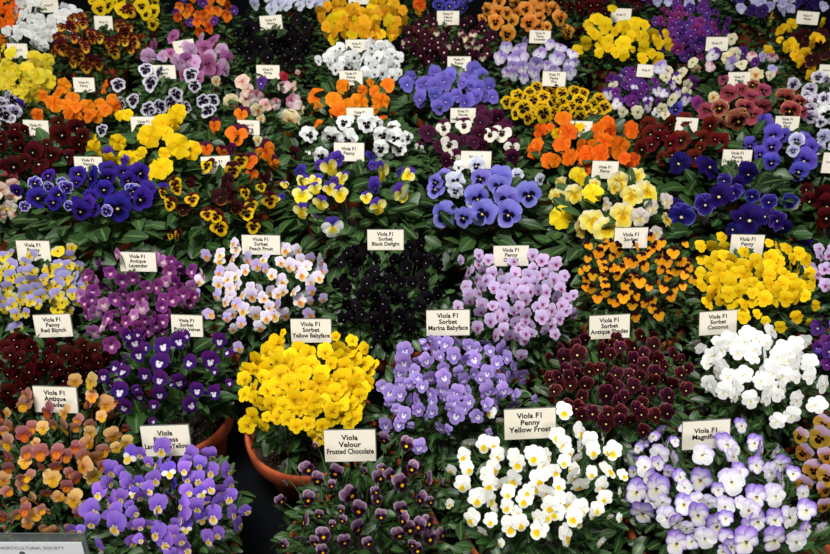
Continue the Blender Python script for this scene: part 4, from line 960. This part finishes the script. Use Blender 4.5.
plant('H8', 'pot of dark red violas at the top right of centre', [('dark_red', 1)], 11, 18, [(600, 2, 40, 12, 1)])
plant('H9', 'pot of pale purple violas at the top right', [('purple_small', 1), ('lilac_small', 1)], 10, 14, [(676, 0, 40, 9, 1)])
plant('H10', 'pot of dark violet and lilac violas in the top right corner', [('deep_violet_small', 2), ('lilac_small', 1)], 11, 20, [(770, 2, 48, 12, 1)], [(690, 0, [(805,40,60,'lilac_small'),(480,45,60,'lilac_small'),(430,20,70,'lilac_small')])])


# ------------------------------------------------------------------ plant labels on stakes
def card(px, py, w, h, lines, label, rot=0.0, lean=22, dx=1.0, sheared=0):
    z = .238
    p, t = at(px, py, z)
    W, Hh = w * t / FPX, h * t / FPX
    v = (py - 277) / FPX
    elev = PITCH + math.atan(v)
    Hh /= max(.7, math.cos(elev - R(lean)))
    root = thing('plant_label', (p.x, p.y, 0), label, 'label', 'cream plant labels among the violas')
    yaw = 0.0
    rotm = Matrix.Rotation(yaw, 4, 'Z') @ Matrix.Rotation(R(90 - lean), 4, 'X') @ Matrix.Rotation(R(rot), 4, 'Z')
    M = Matrix.Translation((0, 0, z)) @ rotm
    def boxm(name, x0, x1, y0, y1, z0, z1, m):
        me = box_mesh(name, x0, x1, y0, y1, z0, z1, .0)
        me.transform(M)
        return link(name, me, root, [m])
    boxm('sleeve', -W * .5 - .0004, W * .5 + .0012, -Hh * .5 - .0005, Hh * .5 + .0012, -.0022, -.0006, M_SLEEVE)
    boxm('card', -W / 2, W / 2, -Hh / 2, Hh / 2, -.0006, .0002, M_CARD)
    back = M @ Vector((0, -Hh * .3, -.0032))
    zb = .112
    me = box_mesh('stake', back.x - .003, back.x + .003, back.y - .001, back.y + .001, zb, back.z + Hh * .35, 0)
    me.transform(Matrix.Identity(4))
    for vv in me.vertices:                                # follows the card's slope above its lower edge
        if vv.co.z > back.z:
            vv.co.y += (vv.co.z - back.z) * math.tan(R(lean))
    link('stake', me, root, [M_STAKE])
    n = len(lines)
    if n:
        fs = min(Hh / 5.0, W / 8.2)
        vs, fs_all = [], []
        for i, s in enumerate(lines):
            cu = bpy.data.curves.new('t', 'FONT')
            cu.body = s
            cu.size = fs * 1.28
            cu.align_x = 'CENTER'
            cu.align_y = 'CENTER'
            cu.offset = fs * .03
            cu.resolution_u = 2
            to = bpy.data.objects.new('t', cu)
            COL.objects.link(to)
            dg = bpy.context.evaluated_depsgraph_get()
            me = bpy.data.meshes.new_from_object(to.evaluated_get(dg))
            wd = max((q.co.x for q in me.vertices), default=1) * 2
            k = min(1.0, W * .93 / wd)
            yo = ((n - 1) / 2 - i) * fs * 1.22 + Hh * .05
            b = len(vs)
            for q in me.vertices:
                vs.append(tuple(M @ Vector((q.co.x * k, q.co.y + yo, .0006))))
            for q in me.polygons:
                fs_all.append(tuple(b + x for x in q.vertices))
            bpy.data.objects.remove(to)
            bpy.data.curves.remove(cu)
            bpy.data.meshes.remove(me)
        me = mesh_of('lettering', vs, fs_all, False)
        link('lettering', me, root, [M_INK])
    return root


for c_ in CARDS:
    card(*c_)

# ------------------------------------------------------------------ sign in a clear holder at the front left
sg = thing('table_sign', (-0.573, 0.475, 0), 'white printed sign in a clear upright holder at the lower left corner', 'sign')
m, nt, b = new_mat('clear_acrylic')
b.inputs['Base Color'].default_value = (.9, .93, .93, 1)
b.inputs['Roughness'].default_value = .08
b.inputs['Transmission Weight'].default_value = 0.0
trn = nt.nodes.new('ShaderNodeBsdfTransparent')
trn.inputs['Color'].default_value = (.72, .76, .77, 1)
ms = nt.nodes.new('ShaderNodeMixShader')
ms.inputs['Fac'].default_value = .10
nt.links.new(trn.outputs[0], ms.inputs[1])
nt.links.new(b.outputs[0], ms.inputs[2])
nt.links.new(ms.outputs[0], nt.nodes['Material Output'].inputs['Surface'])
SH, SW, TL = .206, .31, R(12)
MS = Matrix.Rotation(math.pi / 2 - TL, 4, 'X')


def sbox(name, x0, x1, y0, y1, z0, z1, mm, bev=0):
    me = box_mesh(name, x0, x1, y0, y1, z0, z1, bev)
    me.transform(MS)
    return link(name, me, sg, [mm])


hold = sbox('holder', -SW / 2, SW / 2, 0, SH, -.002, 0, m)
e1 = box_mesh('foot', -SW / 2, SW / 2, 0, .07, 0, .002, 0)
link('foot', e1, sg, [m])
sbox('holder_edge', -SW / 2, SW / 2, SH, SH + .0012, -.002, 0, M_STRIP)
sbox('paper', -.149, .149, .004, SH - .012, .0004, .001, M_PAPER)
cu = bpy.data.curves.new('t', 'FONT')
cu.body = 'HORTICULTURAL SOCIETY'
cu.size = .0068
cu.align_x = 'RIGHT'
to = bpy.data.objects.new('t', cu)
COL.objects.link(to)
me = bpy.data.meshes.new_from_object(to.evaluated_get(bpy.context.evaluated_depsgraph_get()))
bpy.data.objects.remove(to)
me.name = 'lettering'
me.transform(MS @ Matrix.Translation((.1255, SH - .0235, .0014)))
link('lettering', me, sg, [M_INKG])
bm = bmesh.new()                                          # a small tree-like emblem under the heading
bmesh.ops.create_circle(bm, cap_ends=True, radius=.004, segments=14, matrix=Matrix.Translation((.070, SH - .031, .0014)))
bmesh.ops.create_grid(bm, x_segments=1, y_segments=1, size=.0012, matrix=Matrix.Translation((.070, SH - .037, .0014)) @ Matrix.Diagonal((1, 3, 1, 1)))
me = bpy.data.meshes.new('emblem')
bm.to_mesh(me)
bm.free()
me.transform(MS)
link('emblem', me, sg, [M_INKG])
